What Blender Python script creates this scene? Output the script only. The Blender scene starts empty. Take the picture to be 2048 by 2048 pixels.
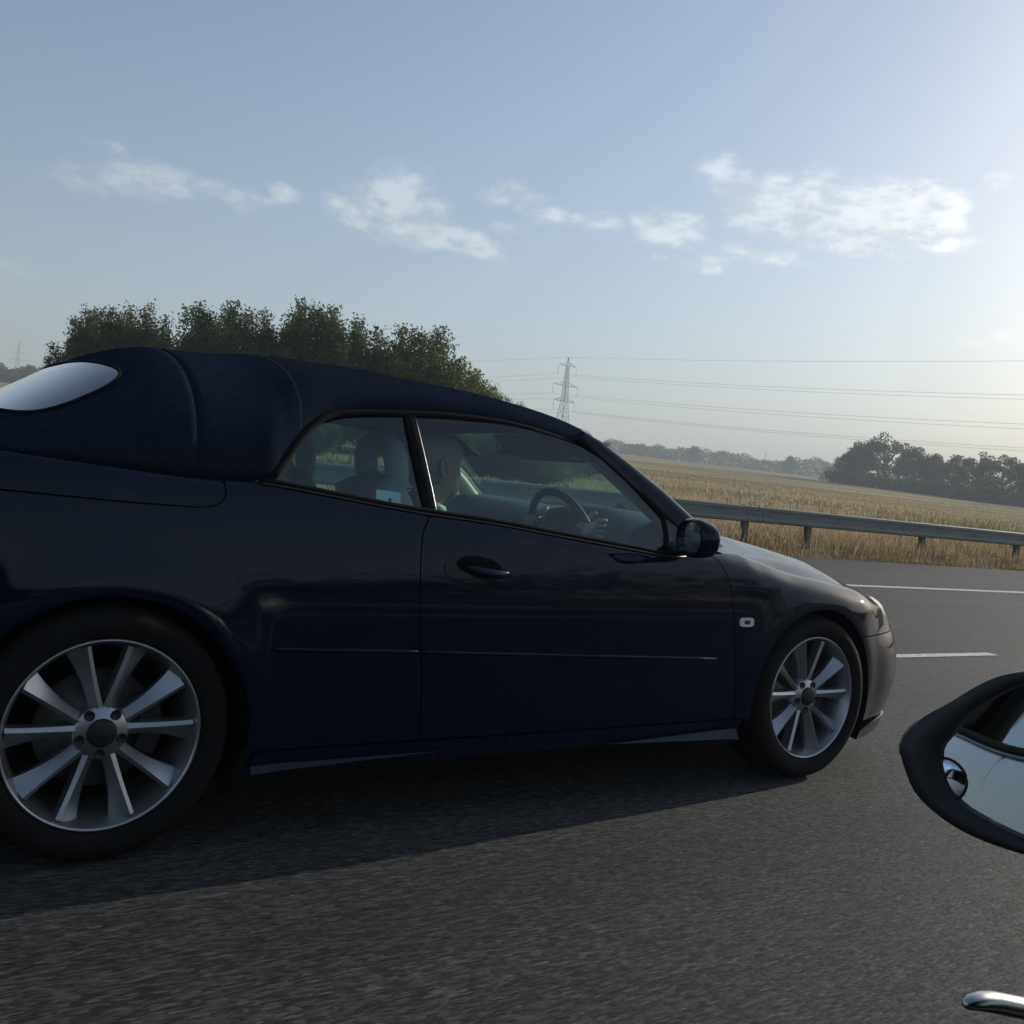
import bpy, bmesh, math, random
import numpy as np
from mathutils import Vector, Matrix
from mathutils.geometry import delaunay_2d_cdt

R = math.radians
SC = bpy.context.scene
COL = SC.collection

# ------------------------------------------------------------------ camera
cam_data = bpy.data.cameras.new("camera")
cam = bpy.data.objects.new("camera", cam_data)
COL.objects.link(cam)
CAM = Vector((-0.678, -3.511, 1.0315))
_yaw, _pitch, _roll = R(55.307), R(-1.287), R(-5.512)
_f = Vector((math.cos(_pitch) * math.cos(_yaw), math.cos(_pitch) * math.sin(_yaw), math.sin(_pitch)))
_r = Vector((math.sin(_yaw), -math.cos(_yaw), 0))
_u = _r.cross(_f)
_r2 = _r * math.cos(_roll) - _u * math.sin(_roll)
_u2 = _r * math.sin(_roll) + _u * math.cos(_roll)
cam.matrix_world = Matrix(((_r2.x, _u2.x, -_f.x, CAM.x), (_r2.y, _u2.y, -_f.y, CAM.y), (_r2.z, _u2.z, -_f.z, CAM.z), (0, 0, 0, 1)))
cam_data.sensor_width = 36.0
cam_data.sensor_fit = 'HORIZONTAL'
cam_data.lens = 36.0 * 2084.66 / 2048.0
cam_data.clip_start = 0.02
cam_data.clip_end = 6000
SC.camera = cam

# ------------------------------------------------------------------ sun, sky, exposure
SUN_AZ, SUN_EL = 5.5, 18.0            # degrees, left of the direction of travel (+X)
SUN_STRENGTH, SKY_STRENGTH, EXPOSURE = 4.2, 0.13, 0.1
sd = bpy.data.lights.new("sun", 'SUN')
sd.energy = SUN_STRENGTH
sd.angle = R(0.5)
sd.color = (1.0, 0.93, 0.81)
sun = bpy.data.objects.new("sun", sd)
COL.objects.link(sun)
_sv = Vector((math.cos(R(SUN_EL)) * math.cos(R(SUN_AZ)), math.cos(R(SUN_EL)) * math.sin(R(SUN_AZ)), math.sin(R(SUN_EL))))
sun.rotation_euler = _sv.to_track_quat('Z', 'Y').to_euler()

world = bpy.data.worlds.new("World")
SC.world = world
world.use_nodes = True
SC.view_settings.view_transform = 'Standard'
SC.view_settings.look = 'None'
SC.view_settings.gamma = 1.0
SC.view_settings.use_curve_mapping = False
SC.view_settings.exposure = EXPOSURE
SC.render.engine = 'CYCLES'
SC.cycles.use_denoising = True
SC.cycles.max_bounces = 10
SC.cycles.transparent_max_bounces = 24
SC.cycles.volume_bounces = 0
SC.cycles.sample_clamp_indirect = 6.0


class NT:
    """small helper for node trees"""
    def __init__(self, tree):
        self.t = tree
        tree.nodes.clear()

    def n(self, typ, inputs=None, **props):
        nd = self.t.nodes.new(typ)
        for k, v in props.items():
            setattr(nd, k, v)
        for k, v in (inputs or {}).items():
            s = nd.inputs[k]
            if hasattr(v, 'is_output') or isinstance(v, bpy.types.NodeSocket):
                self.t.links.new(v, s)
            else:
                s.default_value = v
        return nd

    def m(self, op, a, b=None, c=None, clamp=False):
        nd = self.t.nodes.new('ShaderNodeMath')
        nd.operation = op
        nd.use_clamp = clamp
        for i, v in enumerate((a, b, c)):
            if v is None:
                continue
            if isinstance(v, bpy.types.NodeSocket):
                self.t.links.new(v, nd.inputs[i])
            else:
                nd.inputs[i].default_value = v
        return nd.outputs[0]

    def sstep(self, x, lo, hi):
        nd = self.n('ShaderNodeMapRange', {'Value': x, 'From Min': lo, 'From Max': hi}, interpolation_type='SMOOTHSTEP')
        return nd.outputs[0]

    def mix(self, fac, a, b, blend='MIX'):
        nd = self.t.nodes.new('ShaderNodeMix')
        nd.data_type = 'RGBA'
        nd.blend_type = blend
        for s, v in ((nd.inputs[0], fac), (nd.inputs[6], a), (nd.inputs[7], b)):
            if isinstance(v, bpy.types.NodeSocket):
                self.t.links.new(v, s)
            else:
                s.default_value = v if not isinstance(v, tuple) or len(v) == 4 else (*v, 1)
        return nd.outputs[2]

    def ramp(self, x, stops):
        nd = self.t.nodes.new('ShaderNodeValToRGB')
        cr = nd.color_ramp
        while len(cr.elements) < len(stops):
            cr.elements.new(0.5)
        for e, (p, c) in zip(cr.elements, stops):
            e.position = p
            e.color = (*c, 1) if len(c) == 3 else c
        self.t.links.new(x, nd.inputs[0])
        return nd.outputs[0]


def build_world():
    T = NT(world.node_tree)
    sky = T.n('ShaderNodeTexSky', sky_type='NISHITA', sun_disc=False, sun_elevation=R(SUN_EL), sun_rotation=R(90 - SUN_AZ),
              altitude=60.0, air_density=1.0, dust_density=1.4, ozone_density=2.0)
    tc = T.n('ShaderNodeTexCoord')
    sep = T.n('ShaderNodeSeparateXYZ', {0: tc.outputs['Generated']})
    x, y, z = sep.outputs
    az = T.m('MULTIPLY', T.m('ARCTAN2', y, x), 180 / math.pi)
    el = T.m('MULTIPLY', T.m('ARCSINE', z), 180 / math.pi)
    pos = T.n('ShaderNodeCombineXYZ', {0: az, 1: T.m('MULTIPLY', el, 1.9), 2: 0.0}).outputs[0]
    warp = T.n('ShaderNodeTexNoise', {'Vector': pos, 'Scale': 0.33, 'Detail': 3.0, 'Roughness': 0.55})
    wv = T.n('ShaderNodeSeparateColor', {0: warp.outputs['Color']})
    az2 = T.m('ADD', az, T.m('MULTIPLY', T.m('SUBTRACT', wv.outputs[0], 0.5), 3.2))
    el2 = T.m('ADD', el, T.m('MULTIPLY', T.m('SUBTRACT', wv.outputs[1], 0.5), 1.5))
    fb = T.n('ShaderNodeTexNoise', {'Vector': pos, 'Scale': 0.85, 'Detail': 8.0, 'Roughness': 0.64}).outputs['Fac']
    soft = T.n('ShaderNodeTexNoise', {'Vector': pos, 'Scale': 0.28, 'Detail': 4.0, 'Roughness': 0.55}).outputs['Fac']
    # clouds: azimuth, elevation, half width, half height, tilt (deg, falling to the right), strength
    blobs = [(79.0, 13.2, 1.9, .75, 0, .42), (75.8, 13.7, 2.6, .95, -3, .55), (72.0, 13.5, 2.0, .65, -6, .52), (69.3, 13.9, 1.0, .6, 10, .62),
             (78.0, 14.8, 1.7, .38, -6, .34), (81.9, 8.6, 2.2, .5, -15, .3), (76.0, 10.9, .9, .3, 0, .22),
             (63.4, 15.2, 1.7, 1.0, 5, .86), (65.0, 13.9, 1.7, 1.0, 0, .8), (62.0, 13.7, 2.6, 1.0, -8, .9), (59.6, 12.9, 2.4, .7, -10, .8),
             (57.0, 15.4, 1.9, .6, 0, .55), (54.2, 14.7, 2.2, .6, -8, .56), (52.0, 14.6, 1.0, .6, 0, .6), (57.0, 13.8, 1.2, .45, 0, .45),
             (48.4, 14.5, 1.9, .75, -6, .85), (46.0, 12.9, 1.1, .55, 0, .66), (43.2, 13.5, 2.1, .5, -6, .62), (48.6, 12.9, .7, .3, 0, .4),
             (45.4, 17.2, 1.7, .9, -8, .85), (42.4, 16.5, 2.4, 1.1, 5, .95), (43.6, 15.6, 2.2, .9, -5, .9), (40.9, 15.0, 2.4, .8, -8, .9),
             (37.2, 16.1, 2.9, 1.2, 3, 1.0), (34.6, 15.7, 1.3, .9, 0, .9), (38.6, 14.4, 2.4, .6, -10, .85), (34.9, 14.5, 1.6, .55, -5, .8),
             (32.0, 17.3, .8, .4, 0, .4), (31.9, 9.6, 1.4, .4, 0, .36), (29.8, 9.2, 1.0, .3, 0, .3)]
    mask = None
    for a0, e0, sa, se, tilt, st in blobs:
        c, s = math.cos(R(tilt)), math.sin(R(tilt))
        da = T.m('SUBTRACT', a0, az2)          # grows to the right in the photograph
        de = T.m('SUBTRACT', el2, e0)
        u = T.m('ADD', T.m('MULTIPLY', da, c / sa), T.m('MULTIPLY', de, s / sa))
        v = T.m('ADD', T.m('MULTIPLY', da, -s / se), T.m('MULTIPLY', de, c / se))
        d2 = T.m('ADD', T.m('MULTIPLY', u, u), T.m('MULTIPLY', v, v))
        g = T.m('MULTIPLY', T.m('POWER', 2.718, T.m('MULTIPLY', d2, -0.75)), st)
        mask = g if mask is None else T.m('MAXIMUM', mask, g)
    # scattered fair-weather cloud all round, outside the part described above
    big = T.n('ShaderNodeTexNoise', {'Vector': pos, 'Scale': 0.085, 'Detail': 5.0, 'Roughness': 0.6}).outputs['Fac']
    band = T.m('MULTIPLY', T.sstep(el, 4.0, 10.0), T.m('SUBTRACT', 1.0, T.sstep(el, 22.0, 42.0)))
    away = T.sstep(T.m('ABSOLUTE', T.m('SUBTRACT', az, 55.0)), 32.0, 40.0)
    mask = T.m('MAXIMUM', mask, T.m('MULTIPLY', T.m('MULTIPLY', T.sstep(big, 0.56, 0.70), band), T.m('MULTIPLY', away, 0.8)))
    dens = T.m('ADD', mask, T.m('MULTIPLY', T.m('SUBTRACT', fb, 0.5), T.m('ADD', T.m('MULTIPLY', mask, 1.9), 0.12)))
    dens = T.sstep(dens, 0.12, 0.68)
    shade = T.sstep(T.m('ADD', soft, T.m('MULTIPLY', T.m('SUBTRACT', fb, 0.5), 0.5)), 0.36, 0.62)
    skyc = sky.outputs[0]
    body = T.mix(1.0, T.mix(1.0, skyc, (1.12, 1.10, 1.06, 1), 'MULTIPLY'), (1.95, 1.68, 1.34, 1), 'ADD')
    lit = T.mix(1.0, body, T.ramp(shade, [(0.0, (0.70, 0.73, 0.77)), (1.0, (1.10, 1.07, 1.02))]), 'MULTIPLY')
    col = T.mix(T.m('MULTIPLY', dens, 0.9), skyc, lit)
    bg = T.n('ShaderNodeBackground', {'Color': col, 'Strength': SKY_STRENGTH})
    out = T.n('ShaderNodeOutputWorld')
    T.t.links.new(bg.outputs[0], out.inputs[0])


build_world()

# ------------------------------------------------------------------ mesh helpers
rng = random.Random(7)


def tag(o, label=None, cat=None, group=None, kind=None):
    if label: o['label'] = label
    if cat: o['category'] = cat
    if group: o['group'] = group
    if kind: o['kind'] = kind
    return o


def empty(name, loc=(0, 0, 0), rz=0.0, parent=None):
    o = bpy.data.objects.new(name, None)
    o.empty_display_size = 0.1
    COL.objects.link(o)
    o.location = loc
    o.rotation_euler = (0, 0, rz)
    if parent is not None:
        o.parent = parent
    return o


def link(name, me, parent=None, mat=None):
    o = bpy.data.objects.new(name, me)
    COL.objects.link(o)
    if parent is not None:
        o.parent = parent
    if mat is not None:
        me.materials.append(mat)
    return o


def copy_tree(o, parent=None):
    c = o.copy()
    COL.objects.link(c)
    if parent is not None:
        c.parent = parent
    for ch in list(o.children):
        copy_tree(ch, c)
    return c


class MB:
    def __init__(self):
        self.v, self.f = [], []

    def quadgrid(self, P, closed_u=False, closed_v=False, flip=False):
        P = np.asarray(P, float)
        nu, nv = P.shape[:2]
        b = len(self.v)
        self.v += [tuple(p) for p in P.reshape(-1, 3)]
        for i in range(nu if closed_u else nu - 1):
            for j in range(nv if closed_v else nv - 1):
                i2, j2 = (i + 1) % nu, (j + 1) % nv
                q = [b + i * nv + j, b + i2 * nv + j, b + i2 * nv + j2, b + i * nv + j2]
                self.f.append(q[::-1] if flip else q)
        return self

    def poly(self, pts):
        b = len(self.v)
        self.v += [tuple(p) for p in pts]
        self.f.append(list(range(b, b + len(pts))))
        return self

    def box(self, c, s, rot=None):
        c = Vector(c)
        b = len(self.v)
        for dx in (-.5, .5):
            for dy in (-.5, .5):
                for dz in (-.5, .5):
                    d = Vector((dx * s[0], dy * s[1], dz * s[2]))
                    if rot is not None:
                        d = rot @ d
                    self.v.append(tuple(c + d))
        for q in ((0, 1, 3, 2), (4, 6, 7, 5), (0, 4, 5, 1), (2, 3, 7, 6), (0, 2, 6, 4), (1, 5, 7, 3)):
            self.f.append([b + i for i in q])
        return self

    def bar(self, p, q, w, h=None, up=(0, 0, 1)):
        p, q = Vector(p), Vector(q)
        d = (q - p)
        L = d.length
        d.normalize()
        upv = Vector(up)
        if abs(d.dot(upv)) > 0.98:
            upv = Vector((1, 0, 0))
        sx = d.cross(upv).normalized()
        uz = sx.cross(d)
        rot = Matrix((d, sx, uz)).transposed()
        return self.box((p + q) / 2, (L, w, h or w), rot)

    def tube(self, path, r, n=8, closed=False, cap=True, sy=1.0, up=(0, 0, 1)):
        path = [Vector(p) for p in path]
        m = len(path)
        rs = r if hasattr(r, '__len__') else [r] * m
        rings = []
        for i, p in enumerate(path):
            a = path[i - 1] if (i > 0 or closed) else path[0]
            b = path[(i + 1) % m] if (i < m - 1 or closed) else path[-1]
            d = (b - a).normalized()
            upv = Vector(up)
            if abs(d.dot(upv)) > 0.97:
                upv = Vector((0, 1, 0)) if abs(d.y) < .9 else Vector((1, 0, 0))
            s = d.cross(upv).normalized()
            t = s.cross(d)
            rings.append([tuple(p + (s * math.cos(2 * math.pi * k / n) + t * math.sin(2 * math.pi * k / n) * sy) * rs[i]) for k in range(n)])
        b0 = len(self.v)
        self.quadgrid(rings, closed_u=closed, closed_v=True, flip=True)
        if cap and not closed:
            self.f.append([b0 + k for k in range(n)])
            self.f.append([b0 + (m - 1) * n + k for k in range(n)][::-1])
        return self

    def lathe(self, prof, n=48, axis='y', centre=(0, 0, 0), closed=False):
        """prof: (radius, along axis)"""
        P = []
        for r, h in prof:
            row = []
            for k in range(n):
                a = 2 * math.pi * k / n
                if axis == 'y':
                    q = (centre[0] + r * math.cos(a), centre[1] + h, centre[2] + r * math.sin(a))
                elif axis == 'z':
                    q = (centre[0] + r * math.cos(a), centre[1] + r * math.sin(a), centre[2] + h)
                else:
                    q = (centre[0] + h, centre[1] + r * math.cos(a), centre[2] + r * math.sin(a))
                row.append(q)
            P.append(row)
        return self.quadgrid(P, closed_u=closed, closed_v=True)

    def build(self, name, mat, parent=None, smooth=True, bevel=0.0, sharp=None):
        me = bpy.data.meshes.new(name)
        me.from_pydata(self.v, [], self.f)
        bm = bmesh.new()
        bm.from_mesh(me)
        bmesh.ops.recalc_face_normals(bm, faces=bm.faces)
        bm.to_mesh(me)
        bm.free()
        if smooth:
            me.polygons.foreach_set('use_smooth', [True] * len(me.polygons))
            if sharp:
                me.set_sharp_from_angle(angle=R(sharp))
        o = link(name, me, parent, mat)
        if bevel:
            md = o.modifiers.new('bevel', 'BEVEL')
            md.width = bevel
            md.segments = 2
            md.limit_method = 'ANGLE'
            md.angle_limit = R(40)
        return o


def pchip(xs, ys):
    xs, ys = np.asarray(xs, float), np.asarray(ys, float)
    h = np.diff(xs)
    d = np.diff(ys) / h
    m = np.zeros_like(ys)
    for i in range(1, len(xs) - 1):
        if d[i - 1] * d[i] > 0:
            w1, w2 = 2 * h[i] + h[i - 1], h[i] + 2 * h[i - 1]
            m[i] = (w1 + w2) / (w1 / d[i - 1] + w2 / d[i])
    m[0], m[-1] = d[0], d[-1]

    def f(x):
        x = np.clip(np.asarray(x, float), xs[0], xs[-1])
        i = np.clip(np.searchsorted(xs, x) - 1, 0, len(h) - 1)
        t = (x - xs[i]) / h[i]
        return ((2 * t**3 - 3 * t**2 + 1) * ys[i] + (t**3 - 2 * t**2 + t) * h[i] * m[i] + (-2 * t**3 + 3 * t**2) * ys[i + 1] + (t**3 - t**2) * h[i] * m[i + 1])
    return f


def natural(xs, ys):
    xs, ys = np.asarray(xs, float), np.asarray(ys, float)
    n = len(xs)
    h = np.diff(xs)
    A = np.eye(n)
    b = np.zeros(n)
    for i in range(1, n - 1):
        A[i, i - 1], A[i, i], A[i, i + 1] = h[i - 1], 2 * (h[i - 1] + h[i]), h[i]
        b[i] = 6 * ((ys[i + 1] - ys[i]) / h[i] - (ys[i] - ys[i - 1]) / h[i - 1])
    M = np.linalg.solve(A, b)

    def f(x):
        x = np.asarray(x, float)
        i = np.clip(np.searchsorted(xs, x) - 1, 0, n - 2)
        a, c = xs[i + 1] - x, x - xs[i]
        return (M[i] * a**3 + M[i + 1] * c**3) / (6 * h[i]) + (ys[i] / h[i] - M[i] * h[i] / 6) * a + (ys[i + 1] / h[i] - M[i + 1] * h[i] / 6) * c
    return f


def smooth01(x, a, b):
    t = np.clip((np.asarray(x, float) - a) / (b - a), 0, 1)
    return t * t * (3 - 2 * t)


# ------------------------------------------------------------------ materials
def mat(name, base, rough=0.5, metal=0.0, coat=0.0, coat_rough=0.03, spec=0.5, sheen=0.0):
    m = bpy.data.materials.new(name)
    m.use_nodes = True
    b = m.node_tree.nodes['Principled BSDF']
    b.inputs['Base Color'].default_value = (*base, 1)
    b.inputs['Roughness'].default_value = rough
    b.inputs['Metallic'].default_value = metal
    b.inputs['Coat Weight'].default_value = coat
    b.inputs['Coat Roughness'].default_value = coat_rough
    b.inputs['Specular IOR Level'].default_value = spec
    b.inputs['Sheen Weight'].default_value = sheen
    return m


def noisy(name, stops, scale, rough=0.8, detail=5.0, bump=0.0, bump_scale=None, stretch=(1, 1, 1), spec=0.5, metal=0.0, coat=0.0, rough_var=0.0):
    """principled with a noise ramp for colour and an optional bump"""
    m = bpy.data.materials.new(name)
    m.use_nodes = True
    T = NT(m.node_tree)
    tc = T.n('ShaderNodeTexCoord')
    mp = T.n('ShaderNodeMapping', {0: tc.outputs['Object'], 'Scale': stretch})
    nz = T.n('ShaderNodeTexNoise', {'Vector': mp.outputs[0], 'Scale': scale, 'Detail': detail, 'Roughness': 0.6})
    col = T.ramp(nz.outputs['Fac'], stops)
    ins = {'Base Color': col, 'Roughness': rough, 'Specular IOR Level': spec, 'Metallic': metal, 'Coat Weight': coat, 'Coat Roughness': 0.05}
    if rough_var:
        ins['Roughness'] = T.m('ADD', rough - rough_var / 2, T.m('MULTIPLY', nz.outputs['Fac'], rough_var))
    if bump:
        n2 = T.n('ShaderNodeTexNoise', {'Vector': mp.outputs[0], 'Scale': bump_scale or scale * 3, 'Detail': 4.0})
        bp = T.n('ShaderNodeBump', {'Height': n2.outputs['Fac'], 'Strength': bump, 'Distance': 0.01})
        ins['Normal'] = bp.outputs[0]
    b = T.n('ShaderNodeBsdfPrincipled', ins)
    out = T.n('ShaderNodeOutputMaterial')
    T.t.links.new(b.outputs[0], out.inputs[0])
    return m


def thin_glass(name, tint, refl_rough=0.0, ior=1.5):
    m = bpy.data.materials.new(name)
    m.use_nodes = True
    T = NT(m.node_tree)
    ge = T.n('ShaderNodeNewGeometry')
    dt = T.n('ShaderNodeVectorMath', {0: ge.outputs['Incoming'], 1: ge.outputs['Normal']}, operation='DOT_PRODUCT')
    c1 = T.m('SUBTRACT', 1.0, T.m('ABSOLUTE', dt.outputs['Value']), clamp=True)
    fr = T.m('ADD', .045, T.m('MULTIPLY', T.m('POWER', c1, 5.0), .955))       # the same from both faces of the thin pane
    tr = T.n('ShaderNodeBsdfTransparent', {'Color': (*tint, 1)})
    gl = T.n('ShaderNodeBsdfGlossy', {'Color': (1, 1, 1, 1), 'Roughness': refl_rough})
    mx = T.n('ShaderNodeMixShader', {0: T.m('MULTIPLY', fr, 1.45, clamp=True), 1: tr.outputs[0], 2: gl.outputs[0]})
    out = T.n('ShaderNodeOutputMaterial')
    T.t.links.new(mx.outputs[0], out.inputs[0])
    return m


def leaf_mat(name, c1, c2, trans=0.35, glow=(0.16, 0.17, 0.03, 1)):
    m = bpy.data.materials.new(name)
    m.use_nodes = True
    T = NT(m.node_tree)
    at = T.n('ShaderNodeAttribute', attribute_name='tone')
    col = T.mix(at.outputs['Fac'], c1, c2)
    d = T.n('ShaderNodeBsdfPrincipled', {'Base Color': col, 'Roughness': 0.6, 'Specular IOR Level': 0.3})
    t = T.n('ShaderNodeBsdfTranslucent', {'Color': T.mix(0.5, col, glow)})
    mx = T.n('ShaderNodeMixShader', {0: trans, 1: d.outputs[0], 2: t.outputs[0]})
    out = T.n('ShaderNodeOutputMaterial')
    T.t.links.new(mx.outputs[0], out.inputs[0])
    return m


M = {}
M['navy'] = noisy('navy_paint', [(0.3, (0.0016, 0.0058, 0.017)), (0.7, (0.0022, 0.0075, 0.021))], 3.0, rough=0.40, spec=0.0, coat=1.0)
_pb = M['navy'].node_tree.nodes['Principled BSDF']
_pb.inputs['Coat IOR'].default_value = 1.40
_pb.inputs['Coat Weight'].default_value = .8
M['silver'] = noisy('silver_paint', [(0.3, (0.30, 0.305, 0.315)), (0.7, (0.34, 0.345, 0.355))], 2.0, rough=0.42, metal=0.5, coat=0.8)
M['fabric'] = noisy('roof_fabric', [(0.3, (0.010, 0.015, 0.026)), (0.7, (0.017, 0.024, 0.038))], 60.0, rough=0.95, bump=0.35, bump_scale=420, spec=0.0)
M['rubber'] = noisy('rubber', [(0.3, (0.008, 0.008, 0.009)), (0.7, (0.013, 0.013, 0.014))], 20.0, rough=0.9, spec=0.08)
M['tyre'] = noisy('tyre_rubber', [(0.3, (0.007, 0.007, 0.007)), (0.7, (0.012, 0.012, 0.011))], 14.0, rough=0.85, spec=0.2)
M['trim'] = mat('black_trim', (0.012, 0.012, 0.013), 0.35)
M['blackplastic'] = noisy('black_plastic', [(0.3, (0.014, 0.014, 0.015)), (0.7, (0.020, 0.020, 0.021))], 30.0, rough=0.5, bump=0.1, bump_scale=400)
M['alloy'] = noisy('wheel_alloy', [(0.3, (0.38, 0.38, 0.39)), (0.7, (0.46, 0.46, 0.465))], 9.0, rough=0.33, metal=0.85)
M['darkmetal'] = mat('dark_metal', (0.04, 0.04, 0.042), 0.5, 0.7)
M['disc'] = noisy('brake_disc_steel', [(0.3, (0.10, 0.095, 0.09)), (0.7, (0.17, 0.165, 0.16))], 30.0, rough=0.45, metal=0.7)
M['chrome'] = mat('chrome', (0.78, 0.78, 0.78), 0.08, 1.0)
M['dullmetal'] = mat('dull_metal', (0.45, 0.45, 0.44), 0.3, 1.0)
M['glass'] = thin_glass('tinted_glass', (0.62, 0.84, 0.84))
M['screen'] = thin_glass('windscreen_glass', (0.74, 0.88, 0.83))
M['clear'] = thin_glass('lamp_glass', (0.9, 0.9, 0.88))
M['darkglass'] = mat('dark_glass', (0.012, 0.016, 0.018), 0.03, 0.0, spec=0.8, coat=1.0)
M['mirror'] = mat('mirror_glass', (0.64, 0.68, 0.70), 0.015, 1.0)
M['lining'] = noisy('dark_lining', [(0.3, (0.06, 0.064, 0.068)), (0.7, (0.085, 0.09, 0.094))], 40.0, rough=0.9)
M['dash'] = noisy('dashboard_plastic', [(0.3, (0.035, 0.037, 0.04)), (0.7, (0.05, 0.052, 0.055))], 60.0, rough=0.6)
M['seat'] = noisy('grey_seat_leather', [(0.3, (0.30, 0.30, 0.28)), (0.7, (0.38, 0.38, 0.35))], 12.0, rough=0.55, bump=0.15, bump_scale=90)
M['greytrim'] = mat('grey_trim', (0.30, 0.29, 0.26), 0.6)
M['recess_shade'] = mat('painted_recess_shade', (0.008, 0.008, 0.009), 0.95, spec=0.05)  # flat black that paints the shade inside the handle hollow
M['cream'] = mat('cream_trim', (0.72, 0.70, 0.50), 0.7)
M['paper'] = mat('white_paper', (0.8, 0.8, 0.8), 0.7)
M['ink'] = mat('dark_ink', (0.02, 0.02, 0.03), 0.7)
M['lens'] = mat('clear_lens', (0.75, 0.73, 0.66), 0.12, 0.0, coat=1.0)
M['reflector'] = mat('lamp_reflector', (0.7, 0.7, 0.68), 0.15, 1.0)
M['skin'] = noisy('skin', [(0.3, (0.36, 0.21, 0.15)), (0.7, (0.44, 0.27, 0.20))], 14.0, rough=0.55)
M['jacket'] = noisy('dark_jacket', [(0.3, (0.03, 0.03, 0.035)), (0.7, (0.05, 0.05, 0.055))], 30.0, rough=0.9)
M['hair'] = noisy('white_hair', [(0.3, (0.10, 0.095, 0.09)), (0.7, (0.17, 0.165, 0.155))], 90.0, rough=0.8)
M['galv'] = noisy('galvanised_steel', [(0.25, (0.13, 0.14, 0.13)), (0.75, (0.21, 0.22, 0.205))], 3.0, rough=0.6, metal=0.1, stretch=(0.5, 3, 3), bump=0.05, bump_scale=40)
M['post'] = noisy('weathered_post', [(0.3, (0.13, 0.12, 0.11)), (0.7, (0.22, 0.21, 0.19))], 9.0, rough=0.8)
M['pylon'] = mat('pylon_steel', (0.16, 0.17, 0.17), 0.6, 0.3)
M['cable'] = mat('cable_metal', (0.12, 0.12, 0.12), 0.6, 0.3)
M['bark'] = noisy('bark', [(0.3, (0.05, 0.04, 0.03)), (0.7, (0.10, 0.08, 0.06))], 6.0, rough=0.9, bump=0.5, bump_scale=20)
M['leaf'] = leaf_mat('leaf', (0.040, 0.072, 0.030), (0.095, 0.130, 0.052), 0.42)
M['leaf_far'] = leaf_mat('leaf_broad', (0.030, 0.050, 0.024), (0.075, 0.100, 0.045), 0.35)
M['straw'] = leaf_mat('straw', (0.22, 0.165, 0.09), (0.52, 0.41, 0.25), 0.45, (0.42, 0.30, 0.16, 1))
M['weed'] = leaf_mat('weed', (0.07, 0.09, 0.025), (0.18, 0.17, 0.06), 0.4)
M['paint_white'] = noisy('road_paint', [(0.30, (0.34, 0.34, 0.31)), (0.55, (0.62, 0.62, 0.57)), (0.8, (0.70, 0.70, 0.65))], 26.0, rough=0.7, detail=6)
M['roofsheet'] = mat('pale_roof_sheet', (0.55, 0.57, 0.60), 0.5)
M['barnwall'] = mat('barn_wall', (0.25, 0.25, 0.25), 0.8)
M['stone'] = noisy('pale_stone', [(0.3, (0.25, 0.24, 0.22)), (0.7, (0.5, 0.49, 0.46))], 8.0, rough=0.9)


def asphalt_material():
    m = bpy.data.materials.new('asphalt')
    m.use_nodes = True
    T = NT(m.node_tree)
    tc = T.n('ShaderNodeTexCoord')
    mp = T.n('ShaderNodeMapping', {0: tc.outputs['Object'], 'Scale': (0.26, 1.0, 1.0)})
    fine = T.n('ShaderNodeTexVoronoi', {'Vector': mp.outputs[0], 'Scale': 150.0, 'Randomness': 1.0})
    n1 = T.n('ShaderNodeTexNoise', {'Vector': mp.outputs[0], 'Scale': 70.0, 'Detail': 6.0, 'Roughness': 0.7})
    mp2 = T.n('ShaderNodeMapping', {0: tc.outputs['Object'], 'Scale': (0.06, 0.9, 1.0)})
    n2 = T.n('ShaderNodeTexNoise', {'Vector': mp2.outputs[0], 'Scale': 1.1, 'Detail': 5.0, 'Roughness': 0.55})
    sepc = T.n('ShaderNodeSeparateColor', {0: fine.outputs['Color']})
    grain = T.m('ADD', T.m('MULTIPLY', sepc.outputs[0], 0.5), T.m('MULTIPLY', n1.outputs['Fac'], 0.6))
    col = T.ramp(grain, [(0.22, (0.009, 0.009, 0.010)), (0.52, (0.036, 0.037, 0.037)), (0.74, (0.070, 0.071, 0.069)), (0.93, (0.14, 0.135, 0.12))])
    wear = T.ramp(n2.outputs['Fac'], [(0.3, (0.66, 0.66, 0.67)), (0.7, (1.30, 1.28, 1.23))])
    col = T.mix(1.0, col, wear, 'MULTIPLY')
    h = T.m('SUBTRACT', T.m('MULTIPLY', n1.outputs['Fac'], 0.8), fine.outputs['Distance'])
    bp = T.n('ShaderNodeBump', {'Height': h, 'Strength': 0.35, 'Distance': 0.005})
    b = T.n('ShaderNodeBsdfPrincipled', {'Base Color': col, 'Roughness': 0.80, 'Specular IOR Level': 0.22, 'Normal': bp.outputs[0]})
    out = T.n('ShaderNodeOutputMaterial')
    T.t.links.new(b.outputs[0], out.inputs[0])
    return m


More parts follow.
